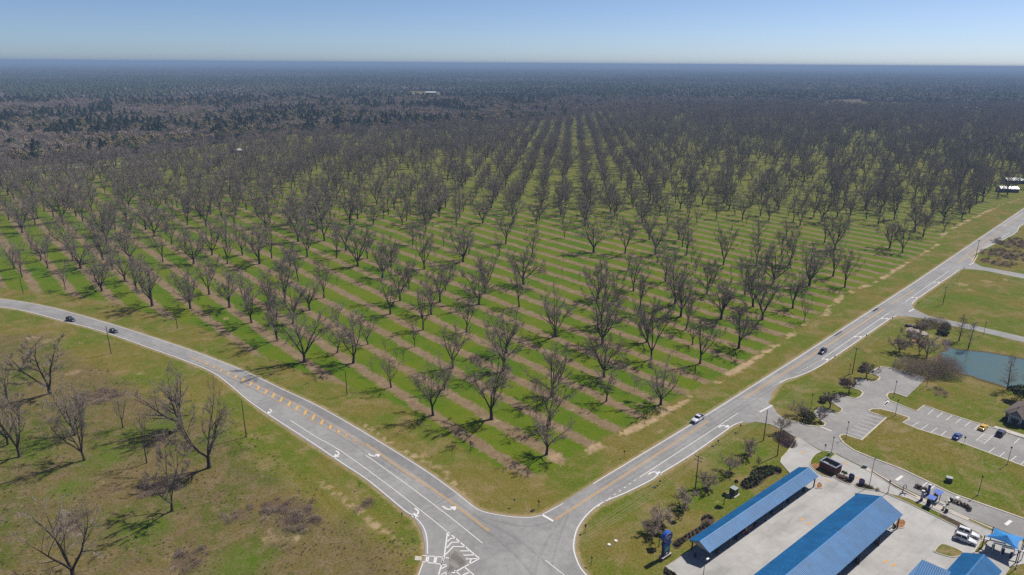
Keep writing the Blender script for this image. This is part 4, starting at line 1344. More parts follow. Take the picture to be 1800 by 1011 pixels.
for (px, py), r in CLEAR:
    ok &= np.linalg.norm((W_ - np.array(G(px, py))) * (1, 0.5), axis=1) + RNG.uniform(-0.25, 0.25, len(W_)) * r > r
W_ = W_[ok]
n1 = vnoise(W_[:, 0] / 95, W_[:, 1] / 130, 3); n2 = vnoise(W_[:, 0] / 40, W_[:, 1] / 40, 5); n3 = vnoise(W_[:, 0] / 170, W_[:, 1] / 90, 9)
left = np.clip((W_[:, 1] * 0.10 - W_[:, 0]) / 260, 0, 1)                # woods are mixed pine at the left, grey at the right
edge_ = np.exp(-np.clip(poly_sd(W_, FOREST_W), 0, 999) / 55)
u = RNG.uniform(size=len(W_))
pp = np.clip(left * ((n1 * 0.55 + n2 * 0.45 - 0.53) * 3.0) * (1 - 0.85 * edge_) + 0.02, 0, 0.42)
po = np.clip(0.16 + 0.62 * edge_ * left + (n3 - 0.5) * 1.4 * left, 0, 0.85)
typ = np.where(u < pp, 2, np.where(u < pp + po, 1, 0))
u2 = RNG.uniform(size=len(W_))
gap = (n2 < 0.30) & (left > 0.5) & (typ != 2) & (u2 < 0.6)
W_, typ, u2, left = W_[~gap], typ[~gap], u2[~gap], left[~gap]
var = np.where(typ == 2, 7 + (u2 * 3).astype(int), np.where(typ == 1, 4 + (u2 * 3).astype(int), np.where(left < 0.45, (u2 * 2.2).astype(int), (u2 * 3.2).astype(int))))
# the trees one can still tell apart: single objects
ds = np.hypot(W_[:, 0], W_[:, 1]); order = np.argsort(ds)
inview = np.array([-20 < to_pix(x, y, 8)[0] < 1820 for x, y in W_[order]])
order = order[inview]
LAB = {2: ('green pine rising out of the brown woods behind the orchard', 'pines in the woods', 110), 1: ('round olive-brown oak in the woods along the back of the orchard', 'oaks in the woods', 110),
       0: ('bare brown hardwood in the woods along the back of the orchard', 'hardwoods in the woods', 110)}
single = set()
for ty in (0, 1, 2):
    lab, grp, cnt = LAB[ty]
    for r_ in order[typ[order] == ty][:cnt]:
        single.add(int(r_))
        kd = WK[int(var[r_])]
        kd.place(W_[r_, 0], W_[r_, 1], RNG.uniform(0, 6.28), RNG.uniform(0.8, 1.2) * (1.15 if ty == 1 else 1), lab, 'tree', grp)
for n_, kd in enumerate(WK):
    if kd.src is None: kd.place(-600 - 12 * n_, 1000, 0, 1.0, LAB[2 if n_ > 6 else 1 if n_ > 3 else 0][0], 'tree', LAB[2 if n_ > 6 else 1 if n_ > 3 else 0][1])
left_ = [i for i in range(len(W_)) if i not in single]
scatter('woodland', np.c_[W_[left_], var[left_], RNG.uniform(0.75, 1.2, len(left_)) * np.where(typ[left_] == 1, 1.15, 1)], WK, 'mixed winter woodland of brown hardwoods and dark pines behind the orchard', 'woodland', RNG)


m_far_pine = leafmat('far_pines', ((0.062, 0.076, 0.044), (0.080, 0.090, 0.052), (0.050, 0.062, 0.038)))
m_far_hw = leafmat('far_hardwoods', ((0.130, 0.112, 0.096), (0.150, 0.125, 0.104), (0.105, 0.094, 0.082)))
m_far_oak = leafmat('far_oaks', ((0.100, 0.094, 0.060), (0.118, 0.104, 0.070), (0.078, 0.080, 0.050)))


def far_patch(seed, mix):
    rng = np.random.default_rng(seed)
    mb = {'p': MB(), 'h': MB(), 'o': MB()}
    for _ in range(330):
        k = rng.choice(['p', 'h', 'o'], p=mix)
        x, y = rng.uniform(-105, 105, 2)
        h = rng.uniform(10, 17) if k != 'p' else rng.uniform(15, 22)
        r_ = rng.uniform(4.2, 7.2)
        mb[k].sphere((x, y, h * 0.55), r_, 7, 4, (1, 1, h * 0.5 / r_), 0.22, rng)
    vs, fs, mi = [], [], []
    for n_, k in enumerate('pho'):
        o = len(vs); vs += mb[k].v; fs += [tuple(i + o for i in q) for q in mb[k].f]; mi += [n_] * len(mb[k].f)
    me = bpy.data.meshes.new('far_wood')
    me.from_pydata(vs, [], fs)
    for m in (m_far_pine, m_far_hw, m_far_oak): me.materials.append(m)
    me.polygons.foreach_set('material_index', mi)
    return me


class Patch:
    def __init__(self, me): self.me, self.src = me, None
PAT = [Patch(far_patch(700, (0.62, 0.26, 0.12))), Patch(far_patch(701, (0.5, 0.3, 0.2))), Patch(far_patch(702, (0.15, 0.6, 0.25))), Patch(far_patch(703, (0.02, 0.9, 0.08))), Patch(far_patch(704, (0.05, 0.85, 0.10))), Patch(far_patch(705, (0.2, 0.5, 0.3)))]
FP = []
for y in np.concatenate([np.arange(2150, 9000, 175), np.arange(9000, 27000, 330)]):
    for x in np.arange(-y * 0.8 - 200, y * 0.8 + 200, 175 if y < 9000 else 215):
        if math.hypot(x, y) < 2330: continue
        FP.append((x + RNG.uniform(-40, 40), y + RNG.uniform(-40, 40)))
FP = np.array(FP)
n4 = vnoise(FP[:, 0] / 900, FP[:, 1] / 420, 21) * 0.65 + vnoise(FP[:, 0] / 300, FP[:, 1] / 200, 22) * 0.35
lf = np.clip(0.5 - FP[:, 0] / FP[:, 1] * 0.9, 0.1, 1)
key = n4 - 0.53 + (lf - 0.5) * 0.28
ty = np.where(key > 0.10, RNG.integers(0, 2, len(FP)), np.where(key > 0.0, 5, np.where(key > -0.08, 2, 3 + RNG.integers(0, 2, len(FP)))))
keep = (n4 > 0.16)
for (px, py), r in CLEAR:
    keep &= np.linalg.norm((FP - np.array(G(px, py))) * (1, 0.5), axis=1) > r + 70
FP, ty = FP[keep], ty[keep]
for n_, p in enumerate(PAT):
    k_ = int(np.where(ty == n_)[0][0])
    o = prop(link('far_wood', p.me), 'small block of far-off woodland in the flat country', 'woodland', None, 'stuff')
    o.location = (FP[k_, 0], FP[k_, 1], 0)
    p.src = (o,)
    keep = np.arange(len(FP)) != k_
    FP, ty = FP[keep], ty[keep]
scatter('far_woodland', np.c_[FP, ty, RNG.uniform(0.9, 1.1, len(FP))], PAT, 'far-off woods fading to blue below the horizon', 'woodland', RNG)
far_road = prop(MB().ribbon(ROAD_FAR, 5.5, 0.06).build('lane', m_walk), kind='structure')

# ------------------------------------------------------------------ car wash buildings and equipment
def blue_roof(name, col, ang):
    t = NT(name)
    a = t.noise(0.25, 3)
    c = t.scale(col, t.math('MULTIPLY', t.ramp(a, 0.3, 0.7, 0.88, 1.12), t.ramp(t.noise(0.9, 4, 0.7, stretch=(1, 0.08, 1), rot=R(-ang)), 0.35, 0.7, 0.9, 1.08)))
    c = t.mix(t.ramp(t.noise(0.35, 5, 0.75), 0.58, 0.78, 0, 0.12), c, (0.10, 0.17, 0.25))
    t.b.inputs['Specular IOR Level'].default_value = 0.25
    return t.done(c, 0.5)


m_blue = blue_roof('blue_metal_roof', (0.010, 0.112, 0.280), 39)
m_blue_p = plain('blue_panel', (0.012, 0.07, 0.36), 0.4, var=0.1)
m_sail = plain('blue_shade_cloth', (0.006, 0.16, 0.42), 0.7, var=0.12, scale=0.4)
m_navy = plain('navy_panel', (0.010, 0.014, 0.085), 0.35, var=0.1)
m_steel_d = plain('dark_steel', (0.022, 0.022, 0.026), 0.5, var=0.1)
m_beige = plain('beige_gable', (0.42, 0.34, 0.26), 0.8, var=0.06)
m_white_p = plain('white_panel', (0.62, 0.62, 0.61), 0.5, var=0.05)
m_grey_box = plain('grey_metal_box', (0.22, 0.24, 0.24), 0.5, var=0.1)
m_green_box = plain('dull_green_metal', (0.055, 0.075, 0.055), 0.5, var=0.1)
m_wood = plain('pole_timber', (0.060, 0.047, 0.038), 0.9, var=0.3, scale=3)
m_wire = plain('wire_metal', (0.24, 0.235, 0.23), 0.5, var=0.05)
m_teal = plain('teal_panel', (0.035, 0.20, 0.22), 0.4, var=0.2)
m_purple = plain('purple_panel', (0.070, 0.040, 0.15), 0.4, var=0.1)
m_lav = plain('lavender_panel', (0.36, 0.32, 0.48), 0.4, var=0.1)
m_yel_post = plain('yellow_post', (0.55, 0.42, 0.16), 0.5, var=0.1)
m_glass_dark = plain('dark_glass', (0.012, 0.016, 0.022), 0.08, var=0.0, spec=0.6)
m_rubber = plain('tyre_rubber', (0.014, 0.014, 0.015), 0.85, var=0.1)
m_alu = plain('wheel_alloy', (0.32, 0.32, 0.33), 0.35, metal=0.7, var=0.05)
AX = 39.1


def gable_roof(t_, L, Wd, he, hr, rib=0.42, over=0.0, mat=None):
    """two ribbed metal slopes and a ridge cap; local x runs along the ridge"""
    mat = mat or m_blue
    for s in (-1, 1):
        mb = MB()
        th = 0.12
        mb.add([(-L / 2, 0, hr), (L / 2, 0, hr), (L / 2, s * Wd / 2, he), (-L / 2, s * Wd / 2, he), (-L / 2, 0, hr - th), (L / 2, 0, hr - th), (L / 2, s * Wd / 2, he - th), (-L / 2, s * Wd / 2, he - th)],
               [(0, 1, 2, 3), (7, 6, 5, 4), (3, 2, 6, 7), (0, 3, 7, 4), (1, 5, 6, 2), (0, 4, 5, 1)] if s < 0 else [(3, 2, 1, 0), (4, 5, 6, 7), (7, 6, 2, 3), (4, 7, 3, 0), (2, 6, 5, 1), (1, 5, 4, 0)])
        n = int(L / rib)
        for k in range(n + 1):
            x = -L / 2 + 0.05 + (L - 0.1) * k / n
            a, b, h = x - 0.035, x + 0.035, 0.045
            y0, z0, y1, z1 = s * 0.15, hr - (hr - he) * 0.3 / Wd, s * (Wd / 2 - 0.01), he
            mb.add([(a, y0, z0), (b, y0, z0), (b, y1, z1), (a, y1, z1), (a, y0, z0 + h), (b, y0, z0 + h), (b, y1, z1 + h), (a, y1, z1 + h)], [(4, 5, 6, 7), (0, 1, 5, 4), (1, 2, 6, 5), (2, 3, 7, 6), (3, 0, 4, 7)])
        mb.build('roof_slope', mat, t_)
    MB().add([(-L / 2 - .02, -0.22, hr - 0.02), (L / 2 + .02, -0.22, hr - 0.02), (L / 2 + .02, 0, hr + 0.07), (-L / 2 - .02, 0, hr + 0.07), (L / 2 + .02, 0.22, hr - 0.02), (-L / 2 - .02, 0.22, hr - 0.02)],
             [(0, 1, 2, 3), (3, 2, 4, 5)]).build('ridge_cap', mat, t_)


def canopy(label, c, ang, L, Wd, he, hr, posts, group='blue roofed wash canopies', gable=m_beige, inset=0.35):
    t_ = thing('wash_canopy', label, 'canopy', (c[0], c[1], 0.07), R(ang), group)
    gable_roof(t_, L, Wd, he, hr)
    for s in (-1, 1):
        x = s * (L / 2 - 0.30)
        MB().add([(x - .06, -Wd / 2 + 0.25, he - 0.15), (x - .06, Wd / 2 - 0.25, he - 0.15), (x - .06, 0, hr - 0.18), (x + .06, -Wd / 2 + 0.25, he - 0.15), (x + .06, Wd / 2 - 0.25, he - 0.15), (x + .06, 0, hr - 0.18)],
                 [(2, 1, 0), (3, 4, 5), (0, 1, 4, 3), (1, 2, 5, 4), (2, 0, 3, 5)]).build('gable', gable, t_)
        MB().box(-L / 2 + 0.1, L / 2 - 0.1, s * (Wd / 2 - inset) - 0.09, s * (Wd / 2 - inset) + 0.09, he - 0.42, he - 0.13).build('eave_beam', m_steel_d, t_)
        for x in posts:
            MB().box(x - 0.13, x + 0.13, s * (Wd / 2 - inset) - 0.13, s * (Wd / 2 - inset) + 0.13, -0.05, he - 0.42).build('post', m_steel_d, t_)
    for x in posts:
        MB().box(x - 0.07, x + 0.07, -Wd / 2 + inset, Wd / 2 - inset, he - 0.40, he - 0.16).build('cross_beam', m_steel_d, t_)
    return t_


c1 = (63.15, 148.06)
canopy('long narrow blue roofed canopy beside the mulch beds', c1, AX, 49.3, 5.75, 3.2, 4.55, [-23.6 + 7.87 * k for k in range(7)])
u_ = np.array((math.cos(R(AX)), math.sin(R(AX)))); v_ = np.array((-u_[1], u_[0]))
c2 = np.array((93.95, 148.15)) - u_ * 31.0
canopy('wide blue roofed canopy in the middle of the forecourt', tuple(c2), AX, 62.0, 11.3, 4.0, 6.25, [-30.2 + 10.05 * k for k in range(7)])
c3 = np.array((106.75, 127.6)) - u_ * 13
canopy('blue gabled roof next to the shade sail at the bottom edge', tuple(c3), AX, 26.0, 7.8, 3.5, 5.5, [-12 + 8 * k for k in range(4)])
# lower cross roof that runs into it
wA, wB = np.array(G(1621, 984, 4.7)), np.array(G(1672, 1006, 4.7))
dirx = wB - wA; wL = np.linalg.norm(dirx); dirx /= wL
bt = thing('pump_house', 'low ribbed blue lean-to roof below the gabled roof at the bottom edge', 'building', (*(wA + dirx * wL / 2), 0.07), math.atan2(dirx[1], dirx[0]))
dn_ = -8.0
mb = MB().add([(-wL / 2, 0, 4.7), (wL / 2, 0, 4.7), (wL / 2, dn_, 3.2), (-wL / 2 - 1.5, dn_, 3.2), (-wL / 2, 0, 4.58), (wL / 2, 0, 4.58), (wL / 2, dn_, 3.08), (-wL / 2 - 1.5, dn_, 3.08)],
              [(3, 2, 1, 0), (4, 5, 6, 7), (0, 1, 5, 4), (2, 3, 7, 6), (1, 2, 6, 5), (3, 0, 4, 7)])
for k in range(14):
    x = -wL / 2 + 0.1 + (wL - 0.2) * k / 13
    mb.add([(x - .05, -0.05, 4.72), (x + .05, -0.05, 4.72), (x + .05, dn_ + .02, 3.24), (x - .05, dn_ + .02, 3.24), (x, -0.05, 4.80), (x, dn_ + .02, 3.32)], [(0, 4, 5, 3), (4, 1, 2, 5), (2, 3, 5)])
mb.build('roof_slope', m_blue, bt)
MB().box(-wL / 2 + 0.4, wL / 2 - 0.2, dn_ + 0.6, -0.15, -0.1, 3.0).build('wall', m_beige, bt)

# shade sail
SP_ = [np.array(G(*p_, 3.6)) for p_ in zsuv(790, 250, 655, 385, 1190, 615, 1300, 415)]
pk = np.array(G(*zsuv(1000, 378)[0], 4.9))
st = thing('shade_sail', 'bright blue fabric shade sail at the lower right of the forecourt', 'canopy', (pk[0], pk[1], 0.07))
fab = MB()
NS = 8
for k in range(4):
    a, b = SP_[k] - pk, SP_[(k + 1) % 4] - pk
    rows = []
    for i in range(NS + 1):
        r_ = i / NS
        row = []
        for j in range(NS + 1):
            s_ = j / NS
            p_ = (a * (1 - s_) + b * s_) * (1 - 0.22 * 4 * s_ * (1 - s_) * r_) * r_
            row.append((p_[0], p_[1], 4.9 - 1.4 * r_ ** 0.8 + 0.25 * 4 * s_ * (1 - s_) * r_))
        rows.append(row)
    vs = [q for row in rows for q in row]
    fab.add(vs, [(i * (NS + 1) + j, (i + 1) * (NS + 1) + j, (i + 1) * (NS + 1) + j + 1, i * (NS + 1) + j + 1) for i in range(NS) for j in range(NS)])
fab.build('fabric', m_sail, st, True)
for p_ in SP_:
    q = p_ - pk
    MB().tube([(q[0] * 1.02, q[1] * 1.02, -0.1), (q[0] * 1.02, q[1] * 1.02, 3.7)], 0.11, 8).build('post', m_steel_d, st)
# pale frames and machines under the sail
for k, f in enumerate((0.25, 0.55, 0.8)):
    p_ = SP_[1] * (1 - f) + SP_[2] * f + (SP_[0] - SP_[1]) * 0.3
    t_ = thing('vacuum_station', ('first', 'middle', 'last')[k] + ' white vacuum rack along the blue shade sail edge', 'vacuum', (*p_, 0.08), R(AX - 63), 'vacuum racks under the shade sail')
    MB().box(-2.2, 2.2, -0.15, 0.15, 2.2, 2.4).build('rail', m_white_p, t_)
    for x in (-2.1, 2.1): MB().box(x - .08, x + .08, -.08, .08, -0.05, 2.2).build('post', m_white_p, t_)
    MB().tube([(0, 0, 0), (0, 0, 1.3)], 0.3, 10).build('canister', m_navy, t_)

# vacuum posts under the two long canopies
n_v = 0
for cc, Wd, L, cnt in ((np.array(c1), 5.75, 49.3, 6), (c2, 11.3, 62.0, 5)):
    for k in range(cnt):
        x = (-23.6 + 7.87 * (k + 0.5)) if cnt == 6 else (-10 + 10.05 * (k - 0.5) + 5)
        p_ = cc + u_ * x - v_ * (Wd / 2 - 0.9)
        n_v += 1
        t_ = thing('vacuum_station', '%s vacuum post from the sign end under the %s canopy' % (('first', 'second', 'third', 'fourth', 'fifth', 'sixth')[k], 'narrow' if cnt == 6 else 'wide'), 'vacuum', (*p_, 0.075), R(AX), 'vacuum posts under the canopies')
        MB().tube([(0, 0, 0), (0, 0, 0.95)], 0.28, 10).build('canister', m_steel_d, t_)
        MB().box(-0.12, 0.12, 0.35, 0.55, -0.02, 2.4).build('post', m_navy, t_)
        MB().tube([(0, 0.45, 2.2), (0, 0.1, 2.5), (0, -0.35, 2.1), (0, -0.42, 1.0)], 0.045, 6).build('hose', m_rubber, t_)
bn = thing('litter_bin', 'dark litter bin in the shade under the near canopy gable', 'bin', (*G(*zcan(915, 712)[0]), 0.075))
MB().tube([(0, 0, 0), (0, 0, 0.95)], [0.27, 0.31], 12).build('bin_body', m_steel_d, bn)
MB().sphere((0, 0, 0.95), 0.3, 12, 6, (1, 1, 0.5)).build('lid', m_steel_d, bn)

# pylon sign: drum-shaped head on a blue slab, on a brick footing
sb = np.array(G(*zcan(440, 722)[0]))
sf = np.array(G(*zcan(500, 665)[0])) - np.array(G(*zcan(372, 748)[0]))
sa = math.atan2(sf[1], sf[0])
sg = thing('pylon_sign', 'tall blue pylon sign with a round head on a brick base', 'sign', (*sb, 0), sa)
m_brick_s = plain('sign_brick', (0.20, 0.095, 0.075), 0.9, var=0.2, scale=4)
MB().box(-1.6, 1.6, -0.55, 0.55, -0.05, 0.75).build('brick_base', m_brick_s, sg)
MB().box(-1.65, 1.65, -0.6, 0.6, 0.75, 0.85).build('cap_stone', m_walk, sg)
MB().box(-1.05, 1.05, -0.38, 0.38, 0.85, 4.9).build('slab', m_navy, sg)
def disc(rx, rz, y0, y1, cz, n=32, x0=0.0):
    vs = [(x0 + rx * math.cos(2 * math.pi * k / n), y, cz + rz * math.sin(2 * math.pi * k / n)) for y in (y0, y1) for k in range(n)]
    fs = [(k, (k + 1) % n, (k + 1) % n + n, k + n) for k in range(n)] + [tuple(reversed(range(n))), tuple(range(n, 2 * n))]
    return vs, fs
MB().add(*disc(1.55, 1.35, -0.5, 0.5, 5.95)).build('drum_head', m_blue_p, sg)
for s in (-1, 1):
    MB().add(*disc(1.35, 1.15, s * 0.515 - 0.012, s * 0.515 + 0.012, 5.95)).build('rim_ring', m_white_p, sg)
    MB().add(*disc(1.25, 1.05, s * 0.535 - 0.012, s * 0.535 + 0.012, 5.95)).build('face_panel', m_navy, sg)
    for (x, z, w, h) in ((-0.1, 6.25, 1.5, 0.26), (0.05, 5.9, 1.7, 0.2), (-0.2, 5.55, 0.9, 0.2)):
        mbl = MB()
        for k in range(6):
            xx = x - w / 2 + w * (k + 0.5) / 6
            mbl.box(xx - w / 16, xx + w / 16, s * 0.552 - 0.01, s * 0.552 + 0.01, z - h / 2 * (0.7 + 0.3 * (k % 2)), z + h / 2)
        mbl.build('lettering', m_lav, sg)
    MB().box(-0.85, 0.85, s * 0.39 - 0.02, s * 0.39 + 0.02, 2.1, 3.6).build('display_panel', m_teal, sg)
    MB().box(-1.25, 1.25, s * 0.39 - 0.05, s * 0.39 + 0.05, 3.75, 4.6).build('name_band', m_blue_p, sg)
    MB().box(-0.25, 0.25, s * 0.395 - 0.02, s * 0.395 + 0.02, 1.2, 1.6).build('small_panel', m_white_p, sg)

# brick bin enclosure, built brick by course
be = [np.array(G(*p_)) for p_ in zgate(395, 532, 680, 672)]
bd = be[1] - be[0]; bL = np.linalg.norm(bd); bd /= bL; ba = math.atan2(bd[1], bd[0])
bw = 3.4
en = thing('bin_enclosure', 'open topped brick bin enclosure on the grass island by the drive', 'enclosure', (*(be[0] + bd * bL / 2), 0.1), ba)
m_brick = leafmat('brick_red', ((0.115, 0.045, 0.034), (0.165, 0.070, 0.052), (0.085, 0.036, 0.030)))
m_mortar = plain('mortar', (0.20, 0.17, 0.15), 0.95, var=0.1)
core = MB()
core.box(-bL / 2 + .02, bL / 2 - .02, 0.02, 0.18, -0.05, 2.3); core.box(-bL / 2 + .02, bL / 2 - .02, bw - 0.18, bw - 0.02, -0.05, 2.3)
core.box(-bL / 2 + .02, -bL / 2 + .18, 0.18, bw - 0.18, -0.05, 2.3); core.box(bL / 2 - .18, bL / 2 - .02, 0.18, bw - 0.18, -0.05, 2.3)
wl_ = core.build('wall', m_mortar, en)
rngb = random.Random(4)
bricks = MB()
for r_ in range(15):
    z0 = r_ * 0.153
    for k in range(int(bL / 0.46)):
        x0 = -bL / 2 + (k + 0.5 * (r_ % 2)) * 0.46
        if x0 + 0.44 > bL / 2 + 0.01: continue
        for y in (0.0, bw):
            d = rngb.uniform(-0.008, 0.008)
            bricks.box(x0, x0 + 0.445, (y - 0.015 if y == 0 else y - 0.03) + d, (y + 0.03 if y == 0 else y + 0.015) + d, z0, z0 + 0.140)
    for k in range(int(bw / 0.46)):
        y0 = (k + 0.5 * (r_ % 2)) * 0.46
        if y0 + 0.44 > bw: continue
        for x in (-bL / 2, bL / 2):
            bricks.box(x - 0.02, x + 0.02, y0, y0 + 0.445, z0, z0 + 0.140)
bo = bricks.build('brick', m_brick, wl_); bo['kind'] = 'stuff'
cop = MB()
for (x0, x1, y0, y1) in ((-bL / 2 - .05, bL / 2 + .05, -0.05, 0.24), (-bL / 2 - .05, bL / 2 + .05, bw - 0.24, bw + 0.05), (-bL / 2 - .05, -bL / 2 + .24, 0.24, bw - 0.24), (bL / 2 - .24, bL / 2 + .05, 0.24, bw - 0.24)): cop.box(x0, x1, y0, y1, 2.3, 2.42)
cop.build('coping', plain('blue_grey_coping', (0.17, 0.20, 0.30), 0.6, var=0.08), en)
for k, (x, m, lab) in enumerate(((-1.6, m_grey_box, 'grey wheeled bin inside the brick enclosure, nearest the entrance'), (0.5, m_white_p, 'pale bin inside the brick enclosure, beside the grey one'))):
    p_ = be[0] + bd * (bL / 2 + x) + np.array((-bd[1], bd[0])) * 1.6
    t_ = thing('waste_bin', lab, 'bin', (*p_, 0.1), ba)
    MB().box(-0.8, 0.8, -0.65, 0.65, 0.15, 1.35).build('bin_body', m, t_)
    MB().box(-0.85, 0.85, -0.7, 0.7, 1.35, 1.45).build('lid', m_steel_d if k else m_grey_box, t_)

# two rounded menu boards on the planters
for k, (q, lab) in enumerate(((zgate(970, 752)[0], 'dark round-topped menu board on the shrub planter'), (zgate(1152, 842)[0], 'purple round-topped menu board on the mulch strip'))):
    t_ = thing('menu_board', lab, 'sign', (*G(*q), 0.15), R(AX - 75))
    w, h = 0.72, 1.75
    prof = [(-w, 0), (w, 0), (w, h - w * 0.8)] + [(w * math.cos(a), h - w * 0.8 + w * 0.8 * math.sin(a)) for a in np.linspace(0.15, math.pi - 0.15, 9)] + [(-w, h - w * 0.8)]
    n = len(prof)
    MB().add([(x, -0.12, z + 0.25) for x, z in prof] + [(x, 0.12, z + 0.25) for x, z in prof], [tuple(range(n)), tuple(reversed(range(n, 2 * n)))] + [(i, i + n, (i + 1) % n + n, (i + 1) % n) for i in range(n)]).build('board', m_navy if k == 0 else m_purple, t_)
    MB().box(-w * 0.6, w * 0.6, -0.2, 0.2, -0.05, 0.26).build('plinth', m_brick_s, t_)
    for z in (0.75, 1.0, 1.25, 1.5):
        mbl = MB()
        for j in range(5): mbl.box(-0.5 + 0.2 * j, -0.36 + 0.2 * j, -0.14, -0.121, z - 0.04, z + 0.04)
        mbl.build('lettering', m_lav, t_)

# archway gate on the drive-through lane
t_ = thing('clearance_gate', 'small purple clearance gate with splayed feet on the drive-through lane', 'gate', (*G(1588, 868), 0.08), R(AX - 80))
MB().tube([(-0.25, 0, 0), (-0.25, 0, 2.5), (0.1, 0, 2.9), (0.35, 0, 2.5), (0.35, 0, 1.7)], 0.10, 6).build('post', m_purple, t_)
MB().box(-0.38, -0.10, -0.12, 0.12, 0.3, 2.3).build('panel', m_lav, t_)
for a in (0.4, 2.2, 3.6, 5.4): MB().tube([(0, 0, 0.12), (1.0 * math.cos(a), 1.0 * math.sin(a), 0.04)], [0.09, 0.07], 6).build('foot', m_navy, t_)

# pay stations: two kiosks with flat blue roofs, two pylons
KROOF = [zkio(960, 330, 1115, 395, 1065, 455, 895, 395), zkio(835, 440, 985, 500, 925, 560, 770, 500)]
for k, q in enumerate(KROOF):
    P_ = [np.array(G(*p_, 2.75)) for p_ in q]
    c_ = sum(P_) / 4
    a_ = P_[1] - P_[0]
    t_ = thing('pay_kiosk', ('pay kiosk with blue canopy on the lane beside the service road', 'pay kiosk with blue canopy on the lane nearest the wide canopy')[k], 'kiosk', (*c_, 0.08), math.atan2(a_[1], a_[0]), 'pay kiosks with blue canopies')
    wx, wy = np.linalg.norm(a_) / 2, np.linalg.norm(P_[2] - P_[1]) / 2
    MB().add([(-wx, -wy, 2.6), (wx, -wy, 2.6), (wx, wy, 2.75), (-wx, wy, 2.75), (-wx, -wy, 2.68), (wx, -wy, 2.68), (wx, wy, 2.83), (-wx, wy, 2.83)], [(3, 2, 1, 0), (4, 5, 6, 7), (0, 1, 5, 4), (1, 2, 6, 5), (2, 3, 7, 6), (3, 0, 4, 7)]).build('roof', m_blue_p, t_)
    MB().box(-0.9, 0.1, -0.35, 0.35, -0.05, 1.7).build('machine', m_navy, t_)
    MB().box(-0.85, 0.05, -0.39, -0.351, 0.9, 1.5).build('screen', m_glass_dark, t_)
    for x in (-wx + 0.35, wx - 0.35):
        MB().box(x - .07, x + .07, -.07, .07, -0.05, 2.62).build('post', m_steel_d, t_)
    MB().box(-wx - 0.2, wx + 1.8, -0.55, 0.55, -0.05, 0.10).build('plinth', m_walk, t_)
for k, (b_, h_) in enumerate(((zkio(800, 440)[0], 2.9), (zkio(668, 562)[0], 2.9))):
    t_ = thing('lane_pylon', ('tall navy lane pylon beside the service road kerb', 'tall purple lane pylon in the middle of the drive-through')[k], 'sign', (*G(*b_), 0.08), R(AX - 75))
    MB().box(-0.32, 0.32, -0.22, 0.22, -0.05, h_).build('column', m_navy if k == 0 else m_purple, t_)
    MB().box(-0.36, 0.36, -0.26, 0.26, h_, h_ + 0.16).build('cap', m_white_p, t_)
    MB().box(-0.26, 0.26, -0.245, -0.221, 0.6, h_ - 0.4).build('face_panel', m_lav if k else m_blue_p, t_)
for k, (b_, lab, m) in enumerate(((zkio(1100, 745)[0], 'cream barrier post beside the dark bin on the lane', m_yel_post), (zkio(1200, 640)[0], 'tan barrier post at the service road kerb', m_yel_post))):
    t_ = thing('barrier_gate', lab, 'barrier', (*G(*b_), 0.08), R(AX - 60 + 90 * k))
    MB().box(-0.18, 0.18, -0.18, 0.18, -0.05, 1.1).build('cabinet', m, t_)
    MB().box(-0.1, 2.2, -0.05, 0.05, 0.92, 1.02).build('arm', m, t_)
    MB().box(-0.2, 0.2, -0.2, 0.2, 1.1, 1.22).build('cap', m_white_p, t_)
for b_, lab in ((zkio(1160, 790)[0], 'dark round bin behind the cream barrier post'), (zkio(1255, 575)[0], 'small dark post box by the service road kerb')):
    t_ = thing('litter_bin', lab, 'bin', (*G(*b_), 0.08))
    MB().tube([(0, 0, 0), (0, 0, 1.05)], [0.36, 0.42], 12).build('bin_body', m_steel_d, t_)
    MB().sphere((0, 0, 1.05), 0.42, 12, 5, (1, 1, 0.4)).build('lid', m_grey_box, t_)

# utility cabinets on the grass
def cabinet(q, w, d, h, ang, m, lab, base=True):
    t_ = thing('utility_cabinet', lab, 'cabinet', (*G(*q), 0.1), R(ang))
    MB().box(-w / 2, w / 2, -d / 2, d / 2, 0.1, h).build('box', m, t_)
    MB().box(-w / 2 - .04, w / 2 + .04, -d / 2 - .04, d / 2 + .04, h, h + 0.12).build('lid', m_grey_box, t_)
    for s in (-1, 1): MB().box(s * w / 4 - w / 4.6, s * w / 4 + w / 4.6, -d / 2 - 0.015, -d / 2, 0.2, h - 0.1).build('door', m, t_)
    if base: MB().box(-w / 2 - .3, w / 2 + .5, -d / 2 - .3, d / 2 + .3, -0.15, 0.1).build('pad', m_walk, t_)
cabinet(z1a(940, 552)[0], 1.7, 1.7, 2.0, AX, m_green_box, 'green utility cabinet on a pad at the tip of the shrub bed')
cabinet(zkio(1205, 195)[0], 1.5, 1.3, 1.35, AX - 65, m_green_box, 'dark utility cabinet with pale lid on the grass by the service road', False)
cabinet(zgate(570, 320)[0], 0.5, 0.5, 1.0, AX, m_grey_box, 'small grey meter box under the light pole on the island', False)
cabinet(zgate(1210, 530)[0], 1.2, 0.5, 0.7, AX - 65, m_grey_box, 'low grey box at the head of the kerb strip', False)

